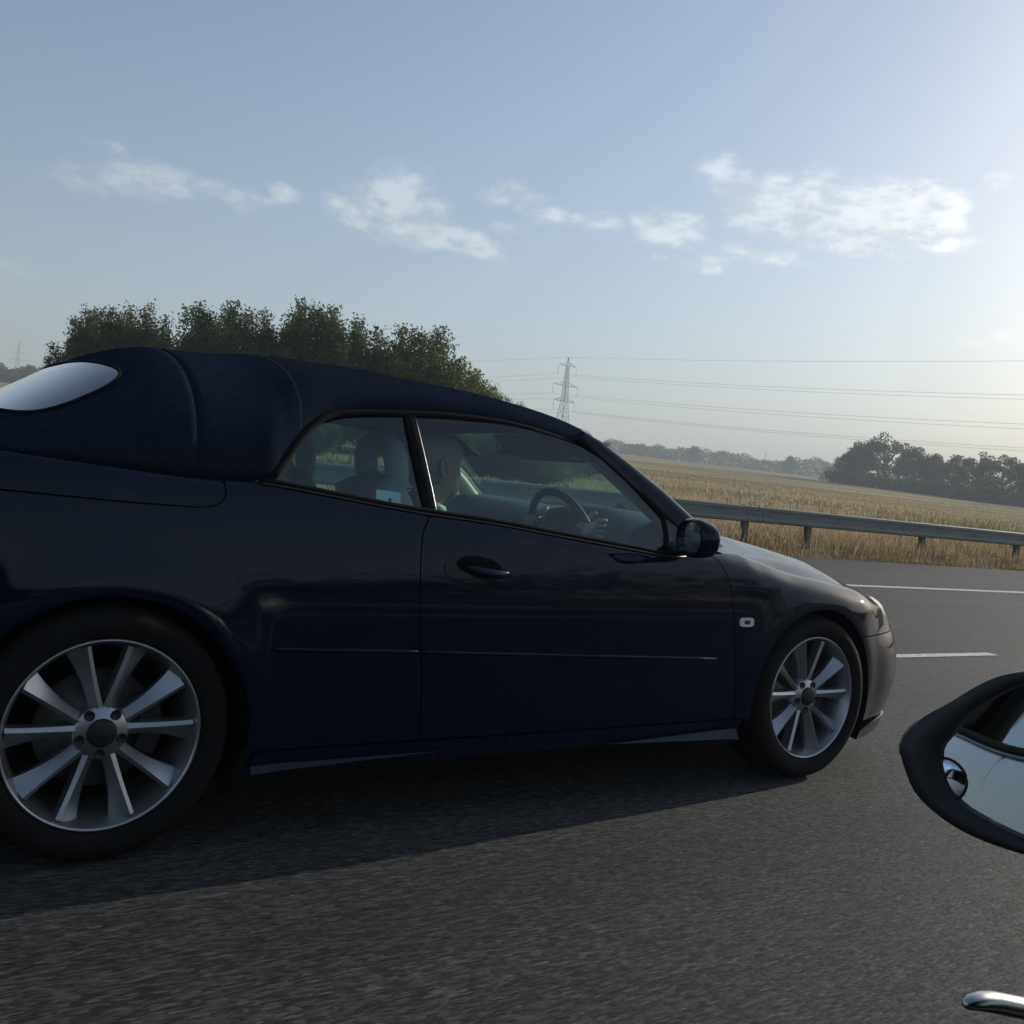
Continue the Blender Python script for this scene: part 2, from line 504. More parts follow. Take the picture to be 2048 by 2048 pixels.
def field_material():
    m = bpy.data.materials.new('dry_field')
    m.use_nodes = True
    T = NT(m.node_tree)
    tc = T.n('ShaderNodeTexCoord')
    mp = T.n('ShaderNodeMapping', {0: tc.outputs['Object'], 'Rotation': (0, 0, R(12)), 'Scale': (0.25, 1.0, 1.0)})
    a = T.n('ShaderNodeTexNoise', {'Vector': mp.outputs[0], 'Scale': 0.055, 'Detail': 6.0, 'Roughness': 0.6})
    b_ = T.n('ShaderNodeTexNoise', {'Vector': tc.outputs['Object'], 'Scale': 2.2, 'Detail': 6.0, 'Roughness': 0.7})
    f = T.m('ADD', T.m('MULTIPLY', a.outputs['Fac'], 0.75), T.m('MULTIPLY', b_.outputs['Fac'], 0.25))
    col = T.ramp(f, [(0.36, (0.115, 0.105, 0.055)), (0.46, (0.21, 0.17, 0.09)), (0.53, (0.36, 0.28, 0.14)), (0.64, (0.46, 0.37, 0.20))])
    bp = T.n('ShaderNodeBump', {'Height': b_.outputs['Fac'], 'Strength': 0.9, 'Distance': 0.25})
    b = T.n('ShaderNodeBsdfPrincipled', {'Base Color': col, 'Roughness': 0.95, 'Specular IOR Level': 0.1, 'Normal': bp.outputs[0]})
    out = T.n('ShaderNodeOutputMaterial')
    T.t.links.new(b.outputs[0], out.inputs[0])
    return m


M['asphalt'] = asphalt_material()
M['field'] = field_material()


# ------------------------------------------------------------------ ground, road, markings
EDGE_Y = 9.35


def terrain_z(x, y):
    """height of the ground: level lanes, a crossfall up to the shoulder, a low bank and a field that climbs away"""
    x, y = np.asarray(x, float), np.asarray(y, float)
    z = np.where(y < 1.3, 0.0, 0.035 * (np.minimum(y, EDGE_Y) - 1.3))
    z = z + 0.22 * smooth01(y, EDGE_Y, EDGE_Y + 1.6)
    z = z + np.where(y > 10.3, 0.0515 * (y - 10.3), 0) * smooth01(y, 10.3, 14)
    far = smooth01(y, 20, 120)
    z = z + far * (0.009 * np.clip(x - 30, -60, 1500) + 0.35 * np.sin(x * 0.021 + 1.0) * np.sin(y * 0.017))
    z = z + np.where(y < -26, 0.012 * (-26 - y), 0)
    return z


def build_ground():
    ys = np.unique(np.concatenate([np.array([-600, -400, -250, -150, -100, -60, -40, -32, -26, -24.6, -16.0, -12]), np.arange(-8, 1.3, 1.5), np.array([1.3]),
                                   np.linspace(1.6, EDGE_Y, 6), np.linspace(EDGE_Y + .1, 16, 16), np.geomspace(17, 2300, 60)]))
    xs = np.concatenate([-np.geomspace(900, 30, 16), np.arange(-24, 60, 3.0), np.geomspace(61, 3000, 50)])
    X, Y = np.meshgrid(xs, ys, indexing='ij')
    Z = terrain_z(X, Y) - 0.012
    g = MB().quadgrid(np.stack([X, Y, Z], -1)).build('ground', M['field'])
    tag(g, 'dry golden field climbing gently away beyond the crash barrier', kind='structure')
    # carriageway: one sheet lying just above the ground, with its own edge
    ys = np.concatenate([np.array([-9.6, -9.5]), np.arange(-9, 1.3, 1.0), np.array([1.3]), np.linspace(1.8, EDGE_Y - .1, 10), np.array([EDGE_Y])])
    xs = np.concatenate([-np.geomspace(900, 20, 14), np.arange(-18, 60, 2.0), np.geomspace(61, 2400, 40)])
    P = []
    for x in xs:
        row = []
        for y in ys:
            w = 0.05 * math.sin(x * 2.1) + 0.04 * math.sin(x * 5.3 + 1) if y == EDGE_Y else 0
            row.append((x, y + w, float(terrain_z(x, min(y, EDGE_Y))) + 0.0))
        P.append(row)
    road = MB().quadgrid(P).build('road', M['asphalt'])
    tag(road, 'grey worn asphalt carriageway of the motorway', kind='structure')
    P = [[(x, y, -.004) for y in (-13.0, -16.0, -20.0, -24.5)] for x in xs]
    tag(MB().quadgrid(P).build('road', M['asphalt']), 'grey asphalt of the opposite carriageway', kind='structure')
    # painted lines
    def stripe(name, x0, x1, yc, w, label):
        n = max(2, int((x1 - x0) / 3))
        P = [[(x, yc - w / 2, float(terrain_z(x, yc - w / 2)) + 0.004), (x, yc + w / 2, float(terrain_z(x, yc + w / 2)) + 0.004)] for x in np.linspace(x0, x1, n)]
        o = MB().quadgrid(P).build(name, M['paint_white'])
        tag(o, label, kind='structure')
        return o
    stripe('edge_line', -60, 400, 5.57, 0.17, 'solid white line along the hard shoulder')
    for k in range(-4, 24):
        x1 = 7.93 + 9 * k
        stripe('lane_marking', x1 - 2.0, x1, 1.45, 0.11, 'broken white lane line beyond the blue car')
        if k not in (-1, 0):
            stripe('lane_marking', x1 - 2.0, x1, -2.2, 0.11, 'broken white lane line between the two cars')
    stripe('edge_line', -60, 400, -5.9, 0.17, 'solid white line beside the central reserve')


build_ground()

# ------------------------------------------------------------------ car body (shared by both cars)
WB, WR = 2.675, 0.325            # wheelbase, wheel radius
_plan = [(-1.03, 0), (-1.01, -.36), (-.94, -.64), (-.76, -.79), (-.40, -.855), (0.0, -.872), (.8, -.877), (1.5, -.877), (2.2, -.873), (2.7, -.866), (3.02, -.838),
         (3.28, -.775), (3.47, -.665), (3.595, -.47), (3.66, -.25), (3.685, 0)]
_pp = np.array(_plan)
_ch = np.concatenate([[0], np.cumsum(np.hypot(*np.diff(_pp, axis=0).T))])
_PX, _PY = natural(_ch, _pp[:, 0]), natural(_ch, _pp[:, 1])
_cf = np.linspace(0, _ch[-1], 1200)
_xf, _yf = _PX(_cf), _PY(_cf)
_arc = np.concatenate([[0], np.cumsum(np.hypot(np.diff(_xf), np.diff(_yf)))])
_i0 = int(np.argmin(np.abs(_xf - 1.3)))
_arc = _arc - _arc[_i0] + 1.3                      # s equals x at x = 1.3
S_MIN, S_MAX = float(_arc[0]), float(_arc[-1])
_imono = int(np.argmax(_xf))


def s_of_x(x):
    return np.interp(x, _xf, _arc)


def plan(s):
    c = np.interp(s, _arc, _cf)
    return _PX(c), _PY(c)


_zt = pchip([-1.6, -.9, -.28, -.12, .08, .23, .356, .526, .757, .9, 1.076, 1.42, 1.7, 1.87, 2.02, 2.15, 2.25, 2.36, 2.55, 2.79, 2.99, 3.12, 3.3, 3.5, 4.3],
            [.99, 1.0, 1.006, .998, .986, .980, .984, .970, .946, .934, .924, .892, .866, .852, .862, .872, .872, .853, .811, .781, .757, .744, .725, .705, .68])
_ri = pchip([-1.6, -.5, 1.8, 1.95, 2.15, 2.35, 3.1, 3.4, 4.3], [.05, .018, .018, .022, .065, .11, .11, .05, .03])
_rz = pchip([-1.6, -.5, 1.8, 1.95, 2.15, 2.35, 3.1, 3.4, 4.3], [.05, .04, .04, .045, .07, .09, .09, .05, .03])
_front_in = pchip([.10, .20, .29, .365, .46, .53, .58, .64, .68, .73, .8], [.075, .04, .013, 0.0, .003, .019, .042, .068, .088, .125, .2])


def side_point(s, v):
    """a point of the right body side: s runs along the plan outline, v is the height (rolling over towards the top edge)"""
    s, v = np.asarray(s, float), np.asarray(v, float)
    X, Y = plan(s)
    e = 1e-3
    Xa, Ya = plan(s - e)
    Xb, Yb = plan(s + e)
    tx, ty = Xb - Xa, Yb - Ya
    L = np.hypot(tx, ty)
    nx, ny = ty / L, -tx / L                        # outward
    zt, ri, rz = _zt(s), _ri(s), _rz(s)
    zr = zt - rz
    th = np.clip((v - zr) / rz, 0, 1) * (math.pi / 2) * 0.94
    z = np.where(v > zr, zr + rz * np.sin(th) / math.sin(math.pi / 2 * .94), v)
    roll = ri * (1 - np.cos(th)) / (1 - math.cos(math.pi / 2 * .94))
    up = np.clip(z - .625, 0, None)
    dn = np.clip(.52 - z, 0, None)
    side_in = .45 * up**2 + .22 * dn**2
    wf = smooth01(s, 2.95, 3.38)
    wb = smooth01(-s, .55, 1.0)
    rear_in = .5 * np.clip(z - .62, 0, None)**2 + .5 * np.clip(.42 - z, 0, None)**2
    inset = side_in * (1 - wf) * (1 - wb) + _front_in(z) * wf + rear_in * wb + roll
    for xc in (0.0, WB):                            # swelling round the wheel arches
        r = np.hypot(s - xc, z - WR)
        inset = inset - .012 * np.exp(-((r - .37) / .075)**2)
    # light crease under the shoulder
    return np.stack([X - nx * inset, Y - ny * inset, z], -1)


def dens(poly, step):
    out = []
    n = len(poly)
    for i in range(n):
        a, b = np.array(poly[i], float), np.array(poly[(i + 1) % n], float)
        k = max(1, int(round(np.hypot(*(b - a)) / step)))
        for j in range(k):
            out.append(tuple(a + (b - a) * j / k))
    return out


def offset_poly(poly, g):
    P = np.array(poly)
    area = np.sum(P[:, 0] * np.roll(P[:, 1], -1) - np.roll(P[:, 0], -1) * P[:, 1])
    sgn = 1 if area > 0 else -1
    out = []
    n = len(P)
    for i in range(n):
        a, b, c = P[i - 1], P[i], P[(i + 1) % n]
        d1, d2 = b - a, c - b
        d1, d2 = d1 / (np.hypot(*d1) + 1e-9), d2 / (np.hypot(*d2) + 1e-9)
        n1, n2 = np.array([-d1[1], d1[0]]) * sgn, np.array([-d2[1], d2[0]]) * sgn
        m = n1 + n2
        L = m @ m
        m = m * (2 / max(L, 0.6)) * g if L > 0 else n1 * g
        out.append(tuple(b + m))
    return out


def inside(poly, X, Y):
    P = np.array(poly)
    r = np.zeros(X.shape, bool)
    n = len(P)
    for i in range(n):
        x1, y1 = P[i]
        x2, y2 = P[(i + 1) % n]
        c = ((y1 > Y) != (y2 > Y)) & (X < (x2 - x1) * (Y - y1) / (y2 - y1 + 1e-12) + x1)
        r ^= c
    return r


def surf_panel(name, poly, fn, material, parent, step=0.03, gap=0.0022, fold=0.018, out=0.0, mirror=False, smooth=True):
    """a panel cut from the surface fn(a, b): outline poly in (a, b), edges folded inwards so the shut lines have depth"""
    pl = dens(poly, step)
    if gap:
        pl = offset_poly(pl, gap)
    P = np.array(pl)
    x0, y0 = P.min(0)
    x1, y1 = P.max(0)
    gx, gy = np.meshgrid(np.arange(x0 + step * .5, x1, step), np.arange(y0 + step * .5, y1, step), indexing='ij')
    gx = gx + (np.arange(gx.shape[1]) % 2)[None, :] * step * .37
    ins = inside(offset_poly(pl, step * .42), gx.ravel(), gy.ravel())
    gi = np.stack([gx.ravel()[ins], gy.ravel()[ins]], -1)
    if fn is side_point:
        ex, eo = np.meshgrid(np.arange(x0, x1, step * .8), [.007, .014, .022, .032, .044, .060, .08], indexing='ij')
        ex, ev = ex.ravel(), _zt(ex).ravel() - eo.ravel()
        k = inside(offset_poly(pl, .0035), ex, ev) & (ev > y0)
        if k.any():
            lim = _zt(gi[:, 0]) - .085 if len(gi) else np.zeros(0)
            gi = np.concatenate([gi[gi[:, 1] < lim], np.stack([ex[k], ev[k]], -1)]) if len(gi) else np.stack([ex[k], ev[k]], -1)
    allp = [Vector(p) for p in pl] + [Vector(p) for p in gi]
    vo, eo, fo, *_ = delaunay_2d_cdt(allp, [], [list(range(len(pl)))], 1, 1e-6)
    A = np.array([tuple(p) for p in vo])
    h = 1e-3
    Q = fn(A[:, 0], A[:, 1])
    da = fn(A[:, 0] + h, A[:, 1]) - fn(A[:, 0] - h, A[:, 1])
    db = fn(A[:, 0], A[:, 1] + h) - fn(A[:, 0], A[:, 1] - h)
    N = np.cross(da, db)
    N /= np.linalg.norm(N, axis=1)[:, None] + 1e-12
    Q = Q + N * out
    nb = len(Q)
    faces = [list(f) for f in fo]
    # orient with N
    for f in faces:
        nf = np.cross(Q[f[1]] - Q[f[0]], Q[f[2]] - Q[f[0]])
        if nf @ N[f[0]] < 0:
            f.reverse()
    verts = [tuple(q) for q in Q]
    normals = [tuple(n) for n in N]
    if fold:
        cnt = {}
        for f in faces:
            for i in range(len(f)):
                a, b = f[i], f[(i + 1) % len(f)]
                cnt[(a, b)] = 1
        bd = [(a, b) for (a, b) in cnt if (b, a) not in cnt]
        for a, b in bd:
            k = len(verts)
            pa, pb = Q[a], Q[b]
            ia, ib = pa - N[a] * fold, pb - N[b] * fold
            verts += [tuple(pa), tuple(pb), tuple(ib), tuple(ia)]
            nn = np.cross(pa - pb, ia - pa)
            nn = nn / (np.linalg.norm(nn) + 1e-12)
            normals += [tuple(nn)] * 4
            faces.append([k + 1, k, k + 3, k + 2])
    if mirror:
        verts = [(x, -y, z) for x, y, z in verts]
        normals = [(x, -y, z) for x, y, z in normals]
        faces = [f[::-1] for f in faces]
    me = bpy.data.meshes.new(name)
    me.from_pydata(verts, [], faces)
    me.polygons.foreach_set('use_smooth', [True] * len(me.polygons))
    if smooth:
        me.normals_split_custom_set_from_vertices(normals)
    return link(name, me, parent, material)


def xz(pts):
    return [(float(s_of_x(x)), z) for x, z in pts]


def arc_pts(xc, zc, r, a0, a1, n=26):
    return [(xc + r * math.cos(R(a0 + (a1 - a0) * i / n)), zc + r * math.sin(R(a0 + (a1 - a0) * i / n))) for i in range(n + 1)]


def top_line(x0, x1, n=14):
    s = np.linspace(float(s_of_x(x0)), float(s_of_x(x1)), n)
    return [(float(a), float(_zt(a))) for a in s]


# soft top / roof loft: at each x a section from the side edge (yl, zl) up to the crown zt
_yl = pchip([-1.0, -.28, .08, .30, .40, .434, .483, .534, .581, .643, .842, 1.0, 1.213, 1.345, 1.455, 1.56, 1.62],
            [.60, .775, .785, .790, .785, .765, .738, .712, .692, .675, .656, .65, .642, .636, .628, .622, .618])
_zl = pchip([-1.0, -.28, .08, .30, .40, .434, .483, .534, .581, .643, .842, 1.0, 1.213, 1.345, 1.455, 1.56, 1.62],
            [.985, 1.004, .984, .978, 1.0, 1.040, 1.104, 1.158, 1.190, 1.210, 1.232, 1.246, 1.251, 1.243, 1.229, 1.210, 1.196])
_zc = pchip([-1.0, -.8, -.5, -.28, -.2, -.11, -.03, .045, .12, .19, .3, .5, .76, 1.03, 1.25, 1.45, 1.56, 1.62],
            [.99, 1.0, 1.05, 1.115, 1.158, 1.215, 1.268, 1.315, 1.347, 1.362, 1.372, 1.386, 1.392, 1.380, 1.366, 1.342, 1.318, 1.300])
_sh = pchip([-1.0, .9, 1.3, 1.62], [0, 0, .05, .17])
BOWS = [.19, .50, .88, 1.22, 1.62]


def roof_point(x, t, bows=True):
    """t from -1 (right edge) over 0 (crown) to 1 (left edge)"""
    x, t = np.asarray(x, float), np.asarray(t, float)
    th = (1 - np.abs(t)) * math.pi / 2
    n = 2.55
    c = np.clip(np.cos(th), 0, 1)**(2 / n)
    s = np.clip(np.sin(th), 0, 1)**(2 / n)
    yl, zl, zc = _yl(x), _zl(x), _zc(x)
    sag = np.zeros_like(x)
    if bows:
        for a, b in zip(BOWS[:-1], BOWS[1:]):
            k = np.clip((x - a) / (b - a), 0, 1)
            sag = np.maximum(sag, np.where((x > a) & (x < b), (.0065 if b < .6 else .0022) * np.sin(math.pi * k)**(1 if b < .6 else 2), 0))
    y = np.sign(t) * (yl * c) * (1 - sag * .8 * s)
    z = zl + (zc - zl) * s * (1 - sag * 3.2)
    X = x + _sh(x) * (1 - (y / .62)**2)
    return np.stack([X, y, z], -1)


def make_wheel(parent, x, side):
    w = empty('wheel', (x, side * .855, WR), 0, parent)
    if side > 0:
        w.rotation_euler = (0, 0, math.pi)
    # local: axis -y is outward
    prof = [(.2385, .012), (.243, .000), (.252, -.010), (.275, -.016), (.296, -.014), (.312, -.002), (.3205, .018), (.324, .045), (.325, .10), (.324, .165), (.318, .20), (.29, .222), (.24, .215)]
    MB().lathe(prof, 72).build('tyre', M['tyre'], w)
    rim = [(.2425, .004), (.2405, -.004), (.236, -.005), (.2325, .003), (.228, .016), (.222, .03), (.214, .07), (.207, .16), (.2, .2)]
    MB().lathe(rim, 72).build('rim', M['alloy'], w)
    # five pairs of twisted spokes, each widening to the rim with one flat bright facet
    sp = None
    for k in range(10):
        if sp is None:
            b = MB()
            st = np.linspace(0, 1, 11)
            rows = []
            for q in st:
                r = .046 + q * .180
                wl = .018 - .010 * q + .006 * q**3
                wr = .017 - .016 * q + .045 * q**2
                yf = .030 - .020 * q + .014 * math.sin(q * math.pi) * 0
                row = [(r, yf + .040, -wl * 1.1), (r, yf + .004, -wl), (r, yf - .002, -wl * .25), (r, yf + .018 + .012 * q, wr), (r, yf + .045, wr * 1.02)]
                rows.append(row)
            b.quadgrid(rows, closed_v=True)
            b.f.append([0, 1, 2, 3, 4])
            sp = b.build('spoke', M['alloy'], w, smooth=True, sharp=30)
            o = sp
        else:
            o = sp.copy()
            COL.objects.link(o)
        pair, s2 = divmod(k, 2)
        a = 90 + 72 * pair + (15 if s2 else -15)
        flip = 1 if s2 else -1
        o.rotation_euler = (0, R(-a), 0)
        o.scale = (1, 1, flip)
    # hub with five recessed bolt holes and a centre cap
    hub = MB().lathe([(.0, .020), (.034, .020), (.040, .024), (.062, .026), (.069, .034), (.073, .06)], 40)
    hub.build('hub', M['alloy'], w)
    MB().lathe([(.0, .010), (.028, .011), (.035, .015), (.038, .026)], 28).build('hub_cap', M['darkmetal'], w)
    bolt = MB().lathe([(.0, .0235), (.0105, .0235), (.0125, .021), (.0135, .027)], 14)
    b0 = None
    for k in range(5):
        a = R(90 + 72 * k + 36)
        if b0 is None:
            b0 = bolt.build('wheel_bolt', M['darkmetal'], w)
            o = b0
        else:
            o = b0.copy()
            COL.objects.link(o)
        o.location = (.054 * math.cos(a), 0, .054 * math.sin(a))
    MB().lathe([(.0, .070), (.075, .070), (.078, .088), (.150, .088), (.150, .108), (.0, .108)], 40).build('brake_disc', M['disc'], w)
    cal = MB()
    ca = [(r * math.cos(R(a)), y, r * math.sin(R(a))) for r, y in ((.112, .066), (.165, .070), (.165, .12), (.112, .12)) for a in (0,)]
    rows = [[(r * math.cos(R(a)), y, r * math.sin(R(a))) for r, y in ((.108, .068), (.160, .068), (.166, .08), (.166, .118), (.108, .118))] for a in np.linspace(-28, 28, 7)]
    cal.quadgrid(rows, closed_v=True)
    cal.poly(rows[0])
    cal.poly(rows[-1])
    cal.build('brake_caliper', M['darkmetal'], w, smooth=False)
    MB().lathe([(.0, .15), (.207, .15)], 30).build('wheel_back', M['rubber'], w)
    return w


def mirror_shell(b, loops):
    b.quadgrid(loops, closed_v=True)


def make_car(root, paint, style):
    """style 'convertible' (the blue car) or 'hard' (the silver car the picture is taken from)"""
    conv = style == 'convertible'
    AR = 0.362                                           # wheel arch radius
    az0 = WR - .012
    for mirror in (False, True):
        sgn = 1 if mirror else -1
        def panel(name, pts, m=paint, parent=root, out=0.0, gap=.0022, fold=.018, step=.03):
            return surf_panel(name, pts, side_point, m, parent, step=step, gap=gap, fold=fold, out=out, mirror=mirror)
        # rear quarter panel, bounded by the boot line, the door line and the rear arch
        sill = .262
        rear = [(.905, sill)] + [(.885, .42), (.866, .56), (.852, .66), (.849, .74), (.848, .809), (.856, .88), (.892, .934)]
        tonneau = [(.262, None)]
        tl = top_line(.892, .262, 8)
        quarter = xz(rear) + tl[1:] + xz([(.262, .945), (.252, .925), (.232, .912), (.19, .905), (.0, .906), (-.28, .914), (-.60, .92)])
        quarter += [(float(s_of_x(-.62)), .45)] + xz([(-.62, .30), (-.40, .27)]) + xz(arc_pts(0, az0, AR, 188, -8, 34)) + xz([(.37, sill)])
        panel('rear_quarter', quarter)
        # tonneau cover edge over the quarter panel
        ton = xz([(-.60, .92), (-.28, .914), (.0, .906), (.19, .905), (.232, .912), (.252, .925), (.262, .945)]) + top_line(.262, -.60, 12)
        panel('tonneau_cover' if conv else 'rear_deck', ton)
        # rear bumper and tail
        sA = float(s_of_x(-.62))
        tail = [(sA, .30), (sA, .45), (sA, .92)] + [(float(q), float(_zt(q))) for q in np.linspace(sA, S_MIN, 10)] + [(S_MIN, .28)]
        panel('rear_bumper', tail, fold=.01)
        # door
        front = [(2.035, None), (2.07, .853), (2.105, .822), (2.131, .790), (2.15, .748), (2.162, .70), (2.185, .58), (2.21, .44), (2.232, .30), (2.235, sill)]
        dl = top_line(.892, 2.035, 22)
        door_poly = xz(rear) + dl[1:] + xz(front[1:])
        door = panel('door', door_poly)
        # front wing
        wing = xz([(2.235, sill), (2.232, .30), (2.21, .44), (2.185, .58), (2.162, .70), (2.15, .748), (2.131, .790), (2.105, .822), (2.07, .853)])
        wing += top_line(2.035, 3.15, 22) + xz([(3.22, .690), (3.30, .655), (3.36, .622), (3.395, .596), (3.38, .575), (3.34, .566), (3.06, .566)])
        a_top = math.degrees(math.asin((.566 - az0) / AR))
        a_top = math.degrees(math.atan2(.566 - az0, math.sqrt(AR**2 - (.566 - az0)**2)))
        wing += xz(arc_pts(WB, az0, AR, a_top, 190, 26)) + xz([(2.30, sill)])
        panel('front_wing', wing)
        # front bumper
        nose = [(float(q), .566) for q in np.linspace(float(s_of_x(3.02)), float(s_of_x(3.34)), 6)]
        sH = float(s_of_x(3.395))
        bump = xz([(3.0, .20)]) + xz(arc_pts(WB, az0, AR, -18, a_top, 12)) + nose[1:] + [(float(s_of_x(3.38)), .575), (sH, .596), (sH + .25, .60), (S_MAX, .61), (S_MAX, .20)]
        panel('front_bumper', bump)
        # lower lip spoiler
        lip = [(float(s_of_x(3.04)), .125), (float(s_of_x(3.04)), .165), (float(s_of_x(3.2)), .192), (sH, .198), (S_MAX, .198), (S_MAX, .128)]
        panel('front_lip', lip, out=.010, fold=.03)
        # headlamp: reflector bowl behind a clear lens
        hl = [(float(s_of_x(3.15)), float(_zt(s_of_x(3.15))))] + [(float(q), float(_zt(q))) for q in np.linspace(float(s_of_x(3.22)), sH + .27, 8)] + [(sH + .27, .605), (sH, .602)] + xz([(3.36, .626), (3.30, .66), (3.22, .695)])
        lamp = panel('headlight', hl, m=M['reflector'], out=-.02, fold=.0)
        panel('headlight_lens', hl, m=M['clear'], parent=lamp, out=.0, fold=.012)
        # grille panel between the headlamps
        gr = [(sH + .27, .605), (sH + .27, float(_zt(sH + .27)))] + [(float(q), float(_zt(q))) for q in np.linspace(sH + .3, S_MAX, 5)] + [(S_MAX, .612)]
        panel('grille', gr, m=M['blackplastic'], out=-.01, fold=.01)
        # sill, its skirt and the rubbing strips
        panel('sill', xz([(.375, .20), (.39, .258), (2.28, .258), (2.255, .192)]), out=-.004)
        for sk in (xz([(.378, .205), (.378, .226), (1.0, .226)]), xz([(1.62, .2085), (2.25, .228), (2.25, .192)])):
            surf_panel('side_skirt', sk, lambda s_, v_: side_point(s_, v_) - np.stack([np.zeros_like(s_), .004 + (.236 - v_) * .60, np.zeros_like(s_)], -1), paint, root, step=.03, gap=0, fold=.02, mirror=mirror)
        for a, b, za, zb in ((.418, .855, .541, .530), (.882, 2.097, .5285, .491)):
            pth = [side_point(float(s_of_x(a + (b - a) * q)), za + (zb - za) * q) for q in np.linspace(0, 1, 14)]
            MB().tube([(p[0], sgn * (abs(p[1]) + .003), p[2]) for p in pth], .0062, 10).build('rubbing_strip', paint, root if a < .5 else door)
        # door handle: oval dish, grip, and flat black oval as painted shade of a hollow
        hx, hz = (1.05 if conv else .60), .778
        dish = [(hx + .118 * math.cos(a) * (1 if math.cos(a) > 0 else 1.02), hz + .046 * math.sin(a) + .002 * math.cos(a)) for a in np.linspace(0, 2 * math.pi, 30, endpoint=False)]
        panel('handle_dish', xz(dish), out=.0035, fold=.006, gap=0, parent=door if conv else root, step=.02)
        shade_oval = [(hx + .002 + .082 * math.cos(a), hz + .008 + .030 * math.sin(a) - .06 * math.cos(a) * .12) for a in np.linspace(0, 2 * math.pi, 24, endpoint=False)]
        panel('handle_shade_patch', xz(shade_oval), m=M['recess_shade'], out=.0055, fold=0, gap=0, parent=door if conv else root, step=.016)
        g = MB()
        path, rad = [], []
        for q in np.linspace(0, 1, 12):
            gx = hx - .045 + .150 * q
            gz = hz + .006 - .012 * q - .010 * math.sin(q * math.pi)
            p = side_point(float(s_of_x(gx)), gz)
            off = .010 + .018 * math.sin(q * math.pi)**.7
            path.append((p[0], sgn * (abs(p[1]) + off), p[2]))
            rad.append(.007 + .009 * math.sin(q * math.pi * .92 + .15))
        g.tube(path, rad, 10, sy=1.0)
        g.build('door_handle', paint, door if conv else root)
        # indicator repeater on the wing
        ind = [(2.239 + .036 * c * abs(math.cos(a))**.5, .6245 + .017 * s2 * abs(math.sin(a))**.5) for a in np.linspace(0, 2 * math.pi, 24, endpoint=False) for c, s2 in ((np.sign(math.cos(a)), np.sign(math.sin(a))),)]
        il = panel('side_indicator', xz(ind), m=M['lens'], out=.006, fold=.008, gap=0, step=.012)
        il2 = [(2.239 + .017 * math.cos(a), .6245 + .008 * math.sin(a)) for a in np.linspace(0, 2 * math.pi, 16, endpoint=False)]
        panel('bulb', xz(il2), m=M['ink'], parent=il, out=.0065, fold=0, gap=0, step=.012)
        # wheel arch liners
        for xc in (0, WB):
            b = MB()
            rows = []
            for a in np.linspace(-25, 205, 30):
                x, z = xc + (AR + .006) * math.cos(R(a)), az0 + (AR + .006) * math.sin(R(a))
                rows.append([(x, sgn * .845, max(z, .14)), (x, sgn * .55, max(z, .14))])
            b.quadgrid(rows)
            c = [(xc + (AR + .006) * math.cos(R(a)), sgn * .552, max(az0 + (AR + .006) * math.sin(R(a)), .14)) for a in np.linspace(-25, 205, 30)]
            b.poly(c)
            b.build('arch_liner', M['rubber'], root)
            make_wheel(root, xc, sgn)
        if not mirror:
            fl = [(-.372 + .135 * math.cos(a), .80 + .075 * math.sin(a)) for a in np.linspace(0, 2 * math.pi, 32, endpoint=False)]
            panel('fuel_flap', xz(fl), out=.0025, fold=.006, gap=0)
        # ---- greenhouse on this side
        def pane(xz_outline, y_of, name, m, parent, yo=0.0):
            b = MB()
            pts = [(x, sgn * (y_of(x, z) + yo), z) for x, z in xz_outline]
            b.poly(pts)
            return b.build(name, m, parent, smooth=False)
        y_of = lambda x, z: float(np.interp(z, [.84, .93, 1.0, 1.1, 1.2, 1.26], [.800, .775, .752, .714, .672, .644]))
        belt = lambda x: float(_zt(s_of_x(x))) - .004
        qg = [(.410, belt(.41))] + [(.372 + .0, belt(.372))]
        qpts = [(.375, belt(.375)), (.40, 1.0), (.434, 1.038), (.483, 1.10), (.534, 1.153), (.581, 1.186), (.643, 1.204), (.75, 1.214), (.856, 1.224)]
        qpts += [(.908, belt(.908))] + [(x, belt(x)) for x in np.linspace(.86, .42, 7)]
        pane(qpts, y_of, 'quarter_window', M['glass'] if conv else M['darkglass'], root, -.004)
        wpts = [(.935, belt(.935)), (.885, 1.226), (1.0, 1.236), (1.213, 1.240), (1.345, 1.231), (1.455, 1.217), (1.545, 1.198), (1.63, 1.165), (1.735, 1.088), (1.835, 1.005), (1.90, .945), (1.93, belt(1.93))]
        wpts += [(x, belt(x)) for x in np.linspace(1.85, 1.0, 9)]
        if conv or not mirror:
            pane(wpts, y_of, 'door_window', M['glass'] if conv else M['darkglass'], door, -.004)
        # divider post between the panes
        b = MB()
        rows = []
        for q in np.linspace(0, 1, 8):
            z = belt(.92) - .02 + (1.236 - belt(.92) + .02) * q
            xc = .920 - .050 * q
            y = y_of(xc, z)
            rows.append([(xc - .016, sgn * (y + .003), z), (xc + .004, sgn * (y + .008), z), (xc + .020, sgn * (y + .003), z), (xc + .02, sgn * (y - .03), z), (xc - .016, sgn * (y - .03), z)])
        b.quadgrid(rows, closed_v=True)
        pdiv = b.build('window_divider', M['rubber'], root, sharp=40)
        MB().tube([(r[2][0] + .003, r[2][1], r[2][2]) for r in rows], .0015, 6).build('divider_trim', M['dullmetal'], pdiv)
        # belt seal and bright strip
        xs = np.linspace(.36, 1.95, 26)
        bp = [side_point(float(s_of_x(x)), float(_zt(s_of_x(x)))) for x in xs]
        MB().tube([(p[0], sgn * (abs(p[1]) + .002), p[2] + .004) for p in bp], .010, 8, sy=.9).build('belt_seal', M['rubber'], root)
        MB().tube([(p[0], sgn * (abs(p[1]) + .012), p[2] - .004) for p in bp], .0032, 6).build('belt_trim', M['trim'], root)
